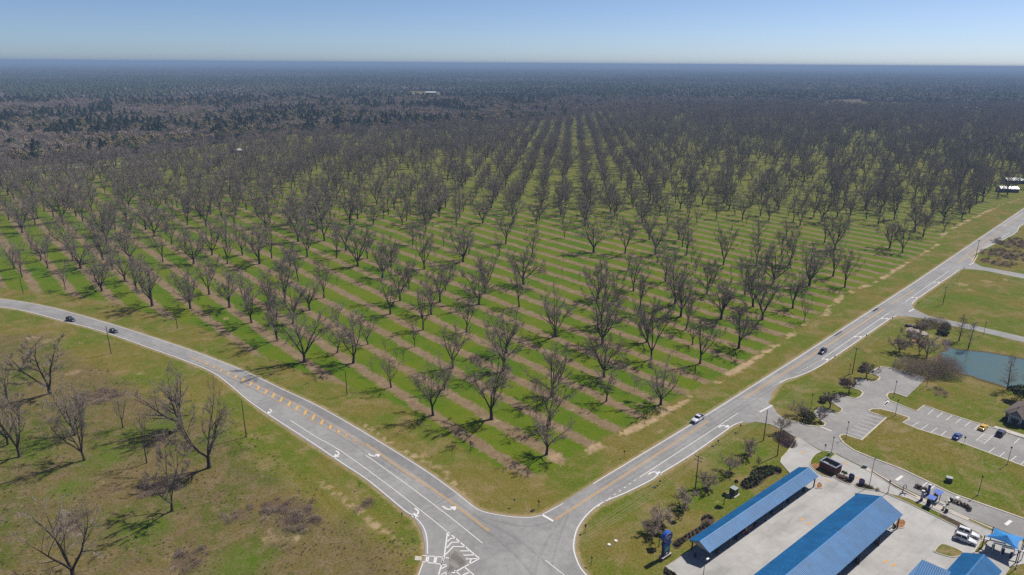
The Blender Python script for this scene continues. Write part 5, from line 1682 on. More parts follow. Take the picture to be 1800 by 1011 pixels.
# house beyond the car park
m_shingle = plain('brown_shingles', (0.105, 0.078, 0.072), 0.9, var=0.2, scale=2.5)
m_siding = plain('blue_grey_siding', (0.12, 0.16, 0.19), 0.7, var=0.08)
m_trim = plain('white_trim', (0.50, 0.52, 0.53), 0.6, var=0.05)
hA = np.array(G(*[1740 + 450 / 14.45, 690 + 760 / 14.45])); hB = np.array(G(*[1740 + 790 / 14.45, 690 + 880 / 14.45]))
hx = hB - hA; hx /= np.linalg.norm(hx); hang = math.atan2(hx[1], hx[0])
ho = thing('house', 'grey-blue sided house with brown shingle roof at the photo edge', 'house', (*hA, 0), hang)
Wg = float(np.linalg.norm(hB - hA)) * 0.92
h1 = 3.0
MB().box(-1.4, Wg + 14, 1.2, 13, -0.1, h1).build('wall', m_siding, ho)
MB().add([(0, 0, -0.1), (Wg, 0, -0.1), (Wg, 0, h1), (Wg / 2, 0, h1 + 1.9), (0, 0, h1), (0, 4.5, -0.1), (Wg, 4.5, -0.1), (Wg, 4.5, h1), (Wg / 2, 4.5, h1 + 1.9), (0, 4.5, h1)],
         [(4, 3, 2, 1, 0), (0, 5, 9, 4), (1, 2, 7, 6), (4, 9, 8, 3), (3, 8, 7, 2)]).build('gable_wall', m_siding, ho)
def slab(vs, th, m, nm):
    vs = [Vector(p) for p in vs]; nrm = (vs[1] - vs[0]).cross(vs[2] - vs[0]).normalized()
    if nrm.z < 0: vs.reverse(); nrm = -nrm
    n = len(vs)
    return MB().add([tuple(p) for p in vs] + [tuple(p - nrm * th) for p in vs], [tuple(range(n)), tuple(reversed(range(n, 2 * n)))] + [(i, i + n, (i + 1) % n + n, (i + 1) % n) for i in range(n)]).build(nm, m, ho)
slab([(-0.5, -0.5, h1 - 0.15), (-0.5, 6, h1 - 0.15), (Wg / 2, 6, h1 + 2.15), (Wg / 2, -0.5, h1 + 2.15)], 0.15, m_shingle, 'roof_slope')
slab([(Wg + 0.5, -0.5, h1 - 0.15), (Wg / 2, -0.5, h1 + 2.15), (Wg / 2, 6, h1 + 2.15), (Wg + 0.5, 6, h1 - 0.15)], 0.15, m_shingle, 'roof_slope')
slab([(-2.0, 0.7, h1), (Wg + 14.5, 0.7, h1), (Wg + 9, 7.1, h1 + 3.4), (3.4, 7.1, h1 + 3.4)], 0.15, m_shingle, 'roof_slope')
slab([(-2.0, 0.7, h1), (3.4, 7.1, h1 + 3.4), (-2.0, 13.5, h1)], 0.15, m_shingle, 'roof_slope')
slab([(-2.0, 13.5, h1), (3.4, 7.1, h1 + 3.4), (Wg + 9, 7.1, h1 + 3.4), (Wg + 14.5, 13.5, h1)], 0.15, m_shingle, 'roof_slope')
for k in range(3):
    x = Wg * (0.27 + 0.23 * k)
    w_ = MB().box(x - 0.45, x + 0.45, -0.06, -0.005, 0.7, 2.4).build('window', m_trim, ho)
    MB().box(x - 0.34, x + 0.34, -0.085, -0.062, 0.82, 2.28).build('pane', m_glass_dark, w_)
for x in (0.06, Wg - 0.06): MB().box(x - 0.14, x + 0.14, -0.05, -0.004, 0, h1).build('corner_trim', m_trim, ho)
MB().add([(0.25, -0.04, h1 - 0.25), (Wg - 0.25, -0.04, h1 - 0.25), (Wg / 2, -0.04, h1 + 1.55), (0.25, -0.02, h1 - 0.25), (Wg - 0.25, -0.02, h1 - 0.25), (Wg / 2, -0.02, h1 + 1.55)], [(0, 1, 2)]).build('gable_panel', plain('mauve_shingle_gable', (0.17, 0.15, 0.18), 0.8), ho)
MB().box(-0.1, Wg + 0.1, -0.10, -0.045, h1 - 0.3, h1 - 0.12).build('fascia', m_trim, ho)
MB().tube([(1.0, 3.2, h1), (1.0, 3.2, h1 + 2.2)], 0.12, 8).build('vent_pipe', m_steel_d, ho)

# pale roofed sheds among the orchard trees, up the highway, and far buildings
m_wroof = plain('white_metal_roof', (0.62, 0.62, 0.62), 0.4, var=0.06)
m_dwall = plain('shed_wall_grey', (0.075, 0.085, 0.10), 0.8, var=0.1)
def shed(q, L, Wd, he, hr, ang, lab, group=None, name='shed', cat='shed', mroof=None, wall=None):
    t_ = thing(name, lab, cat, (*G(*q), 0), R(ang), group)
    MB().box(-L / 2 + .2, L / 2 - .2, -Wd / 2 + .2, Wd / 2 - .2, -0.1, he - 0.02).build('wall', wall or m_dwall, t_)
    for s in (-1, 1):
        MB().add([(-L / 2, 0, hr), (L / 2, 0, hr), (L / 2, s * Wd / 2, he), (-L / 2, s * Wd / 2, he), (-L / 2, 0, hr - .1), (L / 2, 0, hr - .1), (L / 2, s * Wd / 2, he - .1), (-L / 2, s * Wd / 2, he - .1)],
                 [(0, 1, 2, 3), (7, 6, 5, 4), (3, 2, 6, 7), (0, 3, 7, 4), (1, 5, 6, 2)]).build('roof', mroof or m_wroof, t_)
    MB().box(-L / 2 + .14, -L / 2 + .2, -1.4, 1.4, 0, he * 0.75).build('door', m_white_p, t_)
    return t_
shed((1770, 337), 16, 9, 3.4, 5.2, -8, 'white roofed shed by the orchard track, nearer the highway')
shed((1781, 322), 18, 10, 3.4, 5.4, -4, 'white roofed shed by the orchard track, the farther one')
shed((708, 168), 46, 24, 7, 10, 10, 'bright white far building left of its twin in the woods', 'white buildings far off in the woods', 'far_building', 'building')
shed((726, 169), 26, 18, 6, 8, 0, 'small white far building between two larger ones', 'white buildings far off in the woods', 'far_building', 'building')
shed((758, 166), 40, 22, 7, 10, -8, 'bright white far building with a long pale yard', 'white buildings far off in the woods', 'far_building', 'building')
shed((1668, 190), 52, 18, 6, 8, 2, 'long pale flat building among trees below the horizon', None, 'far_building', 'building')
shed((1702, 193), 40, 16, 5, 7, 0, 'second pale building beside the long flat one', None, 'far_building', 'building')
shed((1703, 140), 150, 50, 10, 13, 0, 'large pale warehouse far off near the horizon', None, 'far_building', 'building')
shed((1738, 127), 110, 60, 10, 13, 0, 'pale low building on the horizon beyond the warehouse', None, 'far_building', 'building')
shed((432, 119.5), 110, 70, 16, 22, 0, 'white speck of a building far off at the horizon', None, 'far_building', 'building')
shed((242, 163), 26, 18, 6, 9, 20, 'lone pale roof in the pine woods', None, 'far_building', 'building')
shed((417, 268), 14, 8, 3, 4.6, 10, 'small pale cabin at the back edge of the orchard', None, 'shed', 'building')
# water towers and mast
def tower(q, topy, lab, m):
    g = G(*q); h = max(25, HT(*q, q[0], topy))
    t_ = thing('water_tower', lab, 'water tower', (*g, 0))
    MB().sphere((0, 0, h - 7), 9, 12, 8, (1, 1, 0.75)).build('tank', m, t_)
    for k in range(6):
        a = k * math.pi / 3
        MB().tube([(8 * math.cos(a), 8 * math.sin(a), -1), (6.5 * math.cos(a), 6.5 * math.sin(a), h - 9)], 0.8, 6).build('leg', m, t_)
    MB().tube([(0, 0, 0), (0, 0, h - 9)], 1.5, 8).build('riser', m, t_)
tower((1406, 122), 115.5, 'dark water tower silhouetted at the horizon', plain('tower_grey', (0.10, 0.11, 0.13), 0.6))
tower((939, 121), 114.5, 'white water tower standing near the horizon', m_white_p)
t_ = thing('radio_mast', 'thin lattice radio mast rising above the horizon', 'mast', (*G(1605, 131), 0))
hm_ = HT(1605, 131, 1606, 106)
MB().tube([(0, 0, 0), (0, 0, hm_ * 0.5)], 1.1, 3).build('lower_section', m_steel_d, t_)
MB().tube([(0, 0, hm_ * 0.5), (0, 0, hm_)], [0.9, 0.4], 3).build('upper_section', m_steel_d, t_)

# ------------------------------------------------------------------ vehicles
def carpaint(name, col, metal=0.0):
    return plain(name, col, 0.28, metal, var=0.03, spec=0.5, coat=0.6)


m_lamp = plain('headlamp_glass', (0.62, 0.64, 0.68), 0.12, var=0.0, spec=0.6)
m_tail = plain('tail_lamp_red', (0.28, 0.010, 0.012), 0.2, var=0.0, spec=0.5)
m_trimd = plain('black_trim', (0.016, 0.016, 0.017), 0.6, var=0.0)


def wheel_pair(t_, xs, W, r, w=0.24):
    for x in xs:
        for s in (-1, 1):
            y = s * (W / 2 - w / 2 + 0.02)
            n = 20
            mb = MB()
            prof = [(r * 0.62, -w / 2), (r * 0.94, -w / 2), (r, -w * 0.3), (r, w * 0.3), (r * 0.94, w / 2), (r * 0.62, w / 2)]
            vs = [(x + p[0] * math.cos(2 * math.pi * k / n), y + p[1], r + p[0] * math.sin(2 * math.pi * k / n)) for k in range(n) for p in prof]
            fs = [(k * 6 + j, ((k + 1) % n) * 6 + j, ((k + 1) % n) * 6 + j + 1, k * 6 + j + 1) for k in range(n) for j in range(5)]
            ty = mb.add(vs, fs).build('wheel', m_rubber, t_, True)
            rb = MB()
            yo = y + s * w * 0.42
            vs = [(x, yo, r)] + [(x + r * 0.64 * math.cos(2 * math.pi * k / n), yo - s * 0.03, r + r * 0.64 * math.sin(2 * math.pi * k / n)) for k in range(n)]
            fs = [(0, 1 + (k + 1) % n, 1 + k) if s > 0 else (0, 1 + k, 1 + (k + 1) % n) for k in range(n)]
            rb.add(vs, fs).build('rim', m_alu, ty)


def loft(stations, m, name, t_, W):
    """body from stations (x, half width at waist, z bottom, z waist, z top, half width at top)"""
    mb = MB()
    ring = []
    for (x, hw, zb, zw, zt, ht) in stations:
        ring.append([(x, -hw * 0.94, zb), (x, -hw, zb + (zw - zb) * 0.35), (x, -hw * 0.99, zw), (x, -ht, zt - 0.02), (x, -ht * 0.6, zt), (x, ht * 0.6, zt), (x, ht, zt - 0.02), (x, hw * 0.99, zw), (x, hw, zb + (zw - zb) * 0.35), (x, hw * 0.94, zb)])
    n = 10
    vs = [p for r_ in ring for p in r_]
    fs = []
    for i in range(len(ring) - 1):
        for k in range(n):
            a, b = i * n + k, i * n + (k + 1) % n
            fs.append((a, b, b + n, a + n))
    fs.append(tuple(reversed(range(n)))); fs.append(tuple(range((len(ring) - 1) * n, len(ring) * n)))
    o = mb.add(vs, fs).build(name, m, t_, True)
    bm = bmesh.new(); bm.from_mesh(o.data); bmesh.ops.recalc_face_normals(bm, faces=bm.faces); bm.to_mesh(o.data); bm.free()
    return o


def quad(t_, nm, p, m, off=0.012, thick=0.02):
    """a pane a little proud of the surface it sits on"""
    p = [Vector(q) for q in p]
    nrm = (p[1] - p[0]).cross(p[-1] - p[0]).normalized()
    c = sum(p, Vector()) / len(p)
    if nrm.dot(c - Vector((0, 0, 0.6))) < 0: p.reverse(); nrm = -nrm
    n = len(p)
    return MB().add([tuple(q + nrm * off) for q in p] + [tuple(q - nrm * thick) for q in p], [tuple(range(n)), tuple(reversed(range(n, 2 * n)))] + [(i, i + n, (i + 1) % n + n, (i + 1) % n) for i in range(n)]).build(nm, m, t_)


def car(kind, label, cat, loc, ang, paint, group=None, z=0.05):
    t_ = thing(cat.replace(' ', '_') if cat != 'car' else 'parked_car' if 'parked' in label or 'park' in label else 'car', label, cat, (loc[0], loc[1], z), ang, group)
    if kind == 'sedan': L, W, zr, zb, hood, wind, rf, rr, rear = 4.75, 1.82, 1.43, 0.92, 1.25, 0.62, -0.05, -1.05, -1.75
    elif kind == 'hatch': L, W, zr, zb, hood, wind, rf, rr, rear = 4.35, 1.80, 1.50, 0.95, 1.15, 0.62, 0.0, -1.55, -2.0
    elif kind == 'coupe': L, W, zr, zb, hood, wind, rf, rr, rear = 4.55, 1.85, 1.32, 0.90, 1.2, 0.45, -0.25, -0.95, -1.75
    elif kind == 'suv': L, W, zr, zb, hood, wind, rf, rr, rear = 4.85, 1.94, 1.76, 1.08, 1.25, 0.72, 0.2, -1.95, -2.3
    else: L, W, zr, zb, hood, wind, rf, rr, rear = 5.8, 2.02, 1.90, 1.18, 1.7, 0.95, 0.35, -0.75, -0.95   # pickup
    h, w2 = L / 2, W / 2
    gc = 0.24 if kind in ('suv', 'pickup') else 0.17
    r = 0.40 if kind == 'pickup' else 0.37 if kind == 'suv' else 0.33
    if kind == 'pickup':
        st = [(h, w2 * 0.86, gc + .12, 0.72, 0.95, w2 * 0.76), (h - .12, w2 * 0.95, gc, 0.8, 1.08, w2 * 0.86), (hood, w2, gc, 0.92, 1.16, w2 * 0.9), (wind - .1, w2, gc, 0.98, 1.20, w2 * 0.9), (rear - .05, w2, gc, 0.98, 1.20, w2 * 0.93)]
        loft(st, paint, 'body', t_, W)
        bx = MB()
        bx.box(-h, rear - .05, -w2 * 0.985, -w2 * 0.985 + 0.1, gc + .1, 1.18); bx.box(-h, rear - .05, w2 * 0.985 - 0.1, w2 * 0.985, gc + .1, 1.18); bx.box(-h, -h + 0.08, -w2 * 0.985 + .1, w2 * 0.985 - .1, gc + .2, 1.16)
        bx.build('bed_side', paint, t_)
        MB().box(-h + .08, rear - .05, -w2 * 0.985 + .1, w2 * 0.985 - .1, 0.62, 0.72).build('bed_floor', m_trimd, t_)
        MB().box(-h - 0.06, -h, -w2 * 0.9, w2 * 0.9, 0.5, 0.7).build('rear_bumper', m_alu, t_)
    else:
        tail = zb - 0.02 if kind in ('sedan', 'coupe') else zb
        rz = 0.92 if kind in ('sedan', 'coupe') else zb
        st = [(h, w2 * 0.72, gc + .14, 0.50, 0.60, w2 * 0.62), (h - .14, w2 * 0.90, gc, 0.58, 0.74, w2 * 0.80), (hood, w2 * 0.985, gc, 0.70, zb - .10, w2 * 0.86), (wind, w2, gc, 0.76, zb, w2 * 0.90),
              (-0.3, w2, gc, 0.78, zb + .01, w2 * 0.91), (rear, w2 * 0.99, gc, 0.78, rz, w2 * 0.88), (-h + .15, w2 * 0.93, gc, 0.72, rz - 0.03 if kind in ('sedan', 'coupe') else zb - 0.05, w2 * 0.82), (-h, w2 * 0.84, gc + .12, 0.66, 0.84 if kind != 'suv' else 0.95, w2 * 0.74)]
        loft(st, paint, 'body', t_, W)
    # cabin with panes
    wb, wt = w2 * 0.90, w2 * 0.74
    cab = [(wind, wb, zb - .03), (rf, wt, zr - 0.03), (rr, wt, zr - 0.04), (rear, wb, zb - .03)]
    mb = MB()
    vs = [(x, s * y, z_) for s in (-1, 1) for x, y, z_ in cab] + [(rf - .1, 0, zr), (rr + .1, 0, zr)]
    mb.add(vs, [(0, 1, 2, 3), (7, 6, 5, 4), (0, 4, 5, 1), (3, 2, 6, 7), (1, 5, 8), (2, 9, 6), (1, 8, 9, 2), (5, 6, 9, 8)])
    o = mb.build('cabin', paint, t_)
    bm = bmesh.new(); bm.from_mesh(o.data); bmesh.ops.recalc_face_normals(bm, faces=bm.faces); bm.to_mesh(o.data); bm.free()
    def lerp(a, b, f): return tuple(a[i] + (b[i] - a[i]) * f for i in range(3))
    F = lambda a, b, c, d, m=0.1, n=0.08: [lerp(lerp(a, b, m), lerp(d, c, m), n), lerp(lerp(a, b, 1 - m), lerp(d, c, 1 - m), n), lerp(lerp(a, b, 1 - m), lerp(d, c, 1 - m), 1 - n), lerp(lerp(a, b, m), lerp(d, c, m), 1 - n)]
    quad(t_, 'windscreen', F((wind, -wb, zb), (wind, wb, zb), (rf, wt, zr - .03), (rf, -wt, zr - .03), 0.07, 0.06), m_glass_dark)
    quad(t_, 'rear_window', F((rear, -wb, zb), (rear, wb, zb), (rr, wt, zr - .04), (rr, -wt, zr - .04), 0.1, 0.14), m_glass_dark)
    for s in (-1, 1):
        mid = (wind + rear) / 2 - 0.05
        mt = (rf + rr) / 2
        for (xa, xta, xb_, xtb) in ((wind - .12, rf - .03, mid + .04, mt + .04), (mid - .04, mt - .04, rear + .12, rr + .03)):
            quad(t_, 'side_window', F((xa, s * wb, zb), (xb_, s * wb, zb), (xtb, s * wt, zr - .04), (xta, s * wt, zr - .04), 0.04, 0.1), m_glass_dark)
        MB().box(wind - .25, wind - .08, s * (w2 + 0.02) - 0.09, s * (w2 + 0.02) + 0.09, zb - .03, zb + .12).build('mirror', paint, t_)
        fx, fz = (h - .10, 0.86) if kind == 'pickup' else (h - .16, 0.66 if kind != 'suv' else 0.78)
        MB().sphere((fx, s * w2 * 0.70, fz), 0.13, 8, 6, (1.2, 1.5, 0.8)).build('headlight', m_lamp, t_)
        MB().box(-h - .005, -h + .14, s * w2 * 0.86 - .09, s * w2 * 0.86 + .09, 0.72, 0.92 if kind != 'suv' else 1.02).build('tail_light', m_tail, t_)
    MB().box(h - .10, h + .012, -w2 * 0.5, w2 * 0.5, gc + .14, 0.58 if kind != 'pickup' else 0.85).build('grille', m_trimd, t_)
    if kind == 'suv':
        for s in (-1, 1): MB().box(rr + .1, rf - .1, s * wt * 0.86 - .03, s * wt * 0.86 + .03, zr - .02, zr + .05).build('roof_rail', m_trimd, t_)
    wheel_pair(t_, (h * 0.62, -h * 0.60), W, r)
    return t_


def park_ang(a, b):
    a, b = G(*a), G(*b)
    return math.atan2(b[1] - a[1], b[0] - a[0])


p_white, p_black, p_navy = carpaint('paint_white', (0.55, 0.55, 0.57)), carpaint('paint_black_blue', (0.006, 0.010, 0.022)), carpaint('paint_dark_navy', (0.010, 0.018, 0.055))
p_silver, p_yellow, p_blue, p_red, p_charc = carpaint('paint_silver_white', (0.52, 0.52, 0.60)), carpaint('paint_yellow', (0.55, 0.34, 0.015)), carpaint('paint_blue', (0.012, 0.045, 0.20)), carpaint('paint_dark_red', (0.16, 0.008, 0.012)), carpaint('paint_charcoal_blue', (0.022, 0.028, 0.060))
car('pickup', 'white crew cab pickup truck driving toward the junction on the highway', 'pickup truck', G(1226, 739.5), HA + math.pi, p_silver)
car('suv', 'dark blue car alone on the far stretch of the highway', 'car', G(1445.5, 620.5), HA + math.pi + 0.0, p_navy)
car('suv', 'black people carrier on the curving road, the one behind', 'car', G(125, 564), park_ang((100, 556), (150, 569)), p_black)
car('hatch', 'black hatchback on the curving road behind the roadside pole', 'car', G(200.5, 584), park_ang((175, 576), (226, 592)), p_black)
A1 = park_ang((1641, 720.2), (1631, 728.5))
car('sedan', 'blue parked sedan alone in the near row of the car park', 'car', G(1682, 769.5), A1 + math.pi, p_blue)
car('coupe', 'yellow parked coupe with dark glass by the house lawn', 'car', G(1727.5, 753.5), A1 + math.pi, p_yellow)
car('suv', 'dark blue parked estate car in front of the house', 'car', G(1758.5, 764), A1 + math.pi, p_charc)
sa_ = park_ang(zsuv(165, 440)[0], zsuv(500, 560)[0])
car('suv', 'white SUV parked nearer the small grass island, with roof bars', 'car', G(*zsuv(325, 470)[0]), sa_, p_white, z=0.08)
car('suv', 'white SUV parked against the planting strip, behind its twin', 'car', G(*zsuv(372, 372)[0]), sa_, p_white, z=0.08)
car('sedan', 'dark red car parked in the shade under the narrow canopy', 'car', np.array(G(*z1a(1045, 775)[0])) + v_ * 1.9, R(AX), p_red, z=0.08)

# ------------------------------------------------------------------ poles, wires, lights, signs
POLES = []
def utility_pole(b, tp, lab, arms=1, trans=False):
    h = HT(*b, *tp); g = G(*b)
    t_ = thing('utility_pole', lab, 'utility pole', (*g, 0), HA, 'utility poles along the roads')
    MB().tube([(0, 0, -0.3), (0, 0, h)], [0.17, 0.11], 8).build('mast', m_wood, t_)
    for k in range(arms):
        z = h - 0.35 - 1.1 * k
        MB().box(-0.06, 0.06, -1.25, 1.25, z - 0.07, z + 0.07).build('cross_arm', m_wood, t_)
        for y in (-1.1, -0.5, 0.5, 1.1): MB().tube([(0, y, z + .07), (0, y, z + .28)], 0.045, 6).build('insulator', m_wire, t_)
    if trans: MB().tube([(0.32, 0, h - 2.6), (0.32, 0, h - 1.7)], 0.24, 10).build('transformer', m_grey_box, t_)
    POLES.append((g, h))
    return t_


utility_pole((1222.2, 858.5), (1228.3, 801.5), 'timber pole with cross arms beside the row of small bare lawn trees', 2)
utility_pole((1342, 774.5), (1349.5, 721), 'timber pole at the mouth of the car park driveway', 0)
utility_pole((1498, 657), (1504.5, 611), 'timber pole on the grass by the first parking islands', 1)
utility_pole((1657, 536), (1662.5, 504), 'timber pole on the green field past the pond driveway', 1)
utility_pole((1715, 452), (1722, 422), 'timber pole at the brown scrub corner far up the highway', 1)
MAINP = list(POLES)
utility_pole((1366, 801.5), (1373, 752), 'leaning timber pole by the forecourt entrance', 0)
utility_pole((195.5, 622), (189, 572.5), 'timber pole beside the black hatchback on the curving road', 0)
utility_pole((433, 768), (430, 704), 'timber pole below the painted median of the curving road', 0)
utility_pole((610, 694), (608, 652), 'slim pole on the verge at the orchard edge, nearest the junction', 0)
utility_pole((312, 578), (310, 551), 'slim pole on the verge at the orchard edge, midway along the curving road', 0)
utility_pole((41, 516), (36, 488), 'slim pole on the verge at the orchard edge, nearest the photo edge', 0)
dd = np.array(MAINP[0][0]) - np.array(MAINP[1][0])
ends = [((np.array(MAINP[0][0]) + dd * 1.55), 10.0)] + [(np.array(p), h) for p, h in MAINP]
nx_ = np.array((-math.sin(HA), math.cos(HA)))
for k, (off, dz) in enumerate(((-1.1, -0.1), (-0.45, -0.1), (0.45, -0.1), (1.1, -0.1), (0.0, -2.2))):
    wl = MB()
    for (a, ha), (b, hb) in zip(ends[:-1], ends[1:]):
        pts_ = []
        for s in np.linspace(0, 1, 9):
            p = (a + nx_ * off) * (1 - s) + (b + nx_ * off) * s
            pts_.append((p[0], p[1], ha * (1 - s) + hb * s + dz - 1.1 * 4 * s * (1 - s)))
        wl.tube(pts_, 0.011, 3, False)
    o = wl.build('power_line', m_wire)
    prop(o, ('outermost power line on the road side of the poles', 'second power line in from the road', 'third power line in from the road', 'power line on the lawn side of the cross arms', 'thicker low cable slung below the power lines')[k], 'power line', 'power lines along the highway')
    if k == 4: o['label'] = 'low cable slung below the power lines on the highway poles'


def light_pole(b, tp, lab, arm=0.0, z=0.1, head=True):
    h = max(3.5, HT(*b, *tp)); g = G(*b)
    t_ = thing('lamp_post', lab, 'lamp post', (*g, z), R(AX), 'lamp posts of the car park and forecourt')
    MB().tube([(0, 0, -0.2), (0, 0, 0.35)], 0.2, 8).build('base', m_walk, t_)
    MB().tube([(0, 0, 0.35), (0, 0, h)], [0.085, 0.06], 6).build('post', m_steel_d, t_)
    if arm:
        MB().box(0, arm, -0.04, 0.04, h - 0.06, h + 0.02).build('arm', m_steel_d, t_)
        MB().box(arm - 0.1, arm + 0.65, -0.2, 0.2, h - 0.08, h + 0.10).build('lamp_head', m_white_p if arm > 0.6 else m_steel_d, t_)
    else:
        MB().tube([(0, 0, h), (0, 0, h + 0.12), (0, 0, h + 0.5), (0, 0, h + 0.62)], [0.06, 0.2, 0.24, 0.05], 8).build('lamp_head', m_steel_d, t_)
    return t_


V2 = lambda x, y: z2a(x, y)[0]
VP = lambda x, y: zpk(x, y)[0]
light_pole(V2(415, 508), V2(441, 348), 'lamp post on the mulch strip by the purple menu board', 0.5)
light_pole(V2(1036, 557), V2(1061, 455), 'lamp post on the service road verge past the dark cabinet')
light_pole(V2(1203, 382), V2(1225, 288), 'lamp post on the lawn edge facing the yellow coupe')
light_pole(V2(563, 102), V2(577, 18), 'lamp post on the lawn tip between the two parking bays')
light_pole(V2(282, 232), V2(296, 144), 'lamp post at the corner of the striped bays')
light_pole(V2(197, 326), V2(207, 230), 'lamp post on the grass island by the brick enclosure')
light_pole(VP(1152, 460), VP(1180, 288), 'lamp post on the grass tip beside the upper striped bays')
light_pole(VP(1542, 335), VP(1568, 165), 'lamp post on the lawn below the big pond bushes')
light_pole(VP(170, 590), VP(183, 440), 'lamp post on the grass near the driveway shrubs')
light_pole(VP(622, 190), VP(630, 90), 'short lamp post beside the timber pole on the grass')
light_pole(VP(1156, 98), VP(1166, -10), 'lamp post behind the car park under the pond bushes')
light_pole((1729, 588), (1732, 568), 'lamp post beside the pond driveway')
light_pole(zcan(1045, 1020)[0], zcan(1062, 778)[0], 'lamp post with white head in front of the near canopy gable', 0.75)
light_pole(zsuv(1140, 910)[0], zsuv(1250, 370)[0], 'tall lamp post at the shade sail corner', 0.5)
light_pole(zkio(5, 425)[0], zkio(25, 320)[0], 'short post on the grass strip of the drive-through')


def road_sign(b, lab, h=2.4, shape='rect', ang=HA, m=None, w=0.6):
    t_ = thing('road_sign', lab, 'road sign', (*G(*b), 0), ang)
    MB().tube([(0, 0, -0.2), (0, 0, h)], 0.045, 5).build('post', m_steel_d, t_)
    if shape == 'tri': poly = [(-w / 2, h), (w / 2, h), (0, h - w)]
    elif shape == 'oct': poly = [(w / 2 * math.cos(math.pi / 8 + k * math.pi / 4), h - w / 2 + w / 2 * math.sin(math.pi / 8 + k * math.pi / 4)) for k in range(8)]
    elif shape == 'dia': poly = [(0, h), (w / 2, h - w / 2), (0, h - w), (-w / 2, h - w / 2)]
    else: poly = [(-w / 2, h - w * 1.25), (w / 2, h - w * 1.25), (w / 2, h), (-w / 2, h)]
    n = len(poly)
    mb = MB().add([(0.05, y, z) for y, z in poly] + [(0.075, y, z) for y, z in poly], [tuple(range(n)), tuple(reversed(range(n, 2 * n)))] + [(i, (i + 1) % n, (i + 1) % n + n, i + n) for i in range(n)])
    mb.build('plate', m or m_grey_box, t_)
    return t_


m_sgn_d = plain('sign_back_dark', (0.05, 0.055, 0.06), 0.6, var=0.1)
for b, lab, sh, m in ((zwid(1015, 275)[0], 'small dark road sign at the start of the driveway kerb curve', 'rect', m_sgn_d), (zwid(735, 440)[0], 'small marker post on the verge between the turn arrow and the driveway', 'rect', m_sgn_d),
                      (z1a(518, 495)[0], 'marker sign on the verge at the first highway turn arrow', 'rect', m_sgn_d), (z1a(92, 770)[0], 'small sign on the corner verge at the junction curve', 'rect', m_sgn_d),
                      (z1a(128, 955)[0], 'give way sign on the verge at the bottom corner curve', 'tri', m_sgn_d), (z1a(315, 340)[0], 'small sign post on the orchard verge opposite the turn dashes', 'rect', m_sgn_d),
                      (z4a(1342, 555)[0], 'stop sign seen from behind at the orchard corner', 'oct', m_sgn_d), (z4a(1176, 545)[0], 'small blue sign post at the orchard corner', 'rect', m_blue_p),
                      (z4a(128, 430)[0], 'dark square sign on the verge by the lower road edge', 'dia', m_sgn_d), (z4a(413, 640)[0], 'thin sign post by the right-turn lane curve', 'rect', m_sgn_d), (z4a(1660, 720)[0], 'small sign at the inside of the junction corner', 'rect', m_sgn_d),
                      (z3a(653, 245)[0], 'short marker at the pond driveway corner', 'rect', m_sgn_d), (z3a(476, 365)[0], 'short marker at the second highway turn arrow', 'rect', m_sgn_d), (z3a(260, 512)[0], 'short marker at the verge above the parking islands', 'rect', m_sgn_d),
                      (z3a(826, 140)[0], 'short marker at the far side of the pond driveway', 'rect', m_sgn_d), (zra(990, 925)[0], 'short marker at the scrub driveway corner', 'rect', m_sgn_d), (zra(1180, 795)[0], 'short marker beside the scrub on the highway edge', 'rect', m_sgn_d),
                      (zrw(970, 720)[0], 'small sign on the lawn kerb beside the blue sedan', 'rect', m_sgn_d), (zgate(500, 235)[0], 'small dark sign on a post at the grass island tip', 'rect', m_sgn_d)):
    road_sign(b, lab, 2.4 if 'marker' not in lab else 1.5, sh, HA, m, 0.75 if sh in ('oct', 'tri', 'dia') else 0.5)
for b, lab in ((zwid(960, 300)[0], 'dark valve box in the grass by the driveway curve'), (zwid(672, 468)[0], 'dark valve box in the grass midway along the verge'), (z1a(490, 510)[0], 'dark valve box in the grass by the turn dashes'), (z1a(230, 838)[0], 'pale round cover in the corner grass, the lower one'), (z1a(268, 816)[0], 'pale round cover in the corner grass, the upper one'), (z4a(1297, 577)[0], 'dark drain box in the corner verge')):
    pale = 'pale' in lab
    t_ = thing('ground_cover', lab, 'cover', (*G(*b), 0.0))
    MB().tube([(0, 0, -0.1), (0, 0, 0.14)], 0.45, 10).build('collar', m_walk if pale else m_steel_d, t_)
    MB().tube([(0, 0, 0.14), (0, 0, 0.18)], 0.36, 10).build('lid', m_white_p if pale else m_rubber, t_)

# ------------------------------------------------------------------ small trees and shrubs of the built corner
def small_tree(seed, b, h, W, lab, name='lawn_tree', m=None, limbs=6, twigs=8000, lean=0.0, trunk=0.12, pol=(20, 52), tw=0.028, group=None, z=0.05, r0=0.11, sq=(1, 1)):
    kd = Kind(name, bare_tree(seed, h, W, trunk=trunk, limbs=limbs, pol=pol, r0=r0, twigs=twigs, tw=tw, tl=0.32, dens=0.9, lean=lean), m_bark_pale if m is None else m_bark, m or m_twig_brown)
    return kd.place(*G(*b), 0, (sq[0], sq[1], 1), lab, 'tree', group, z)


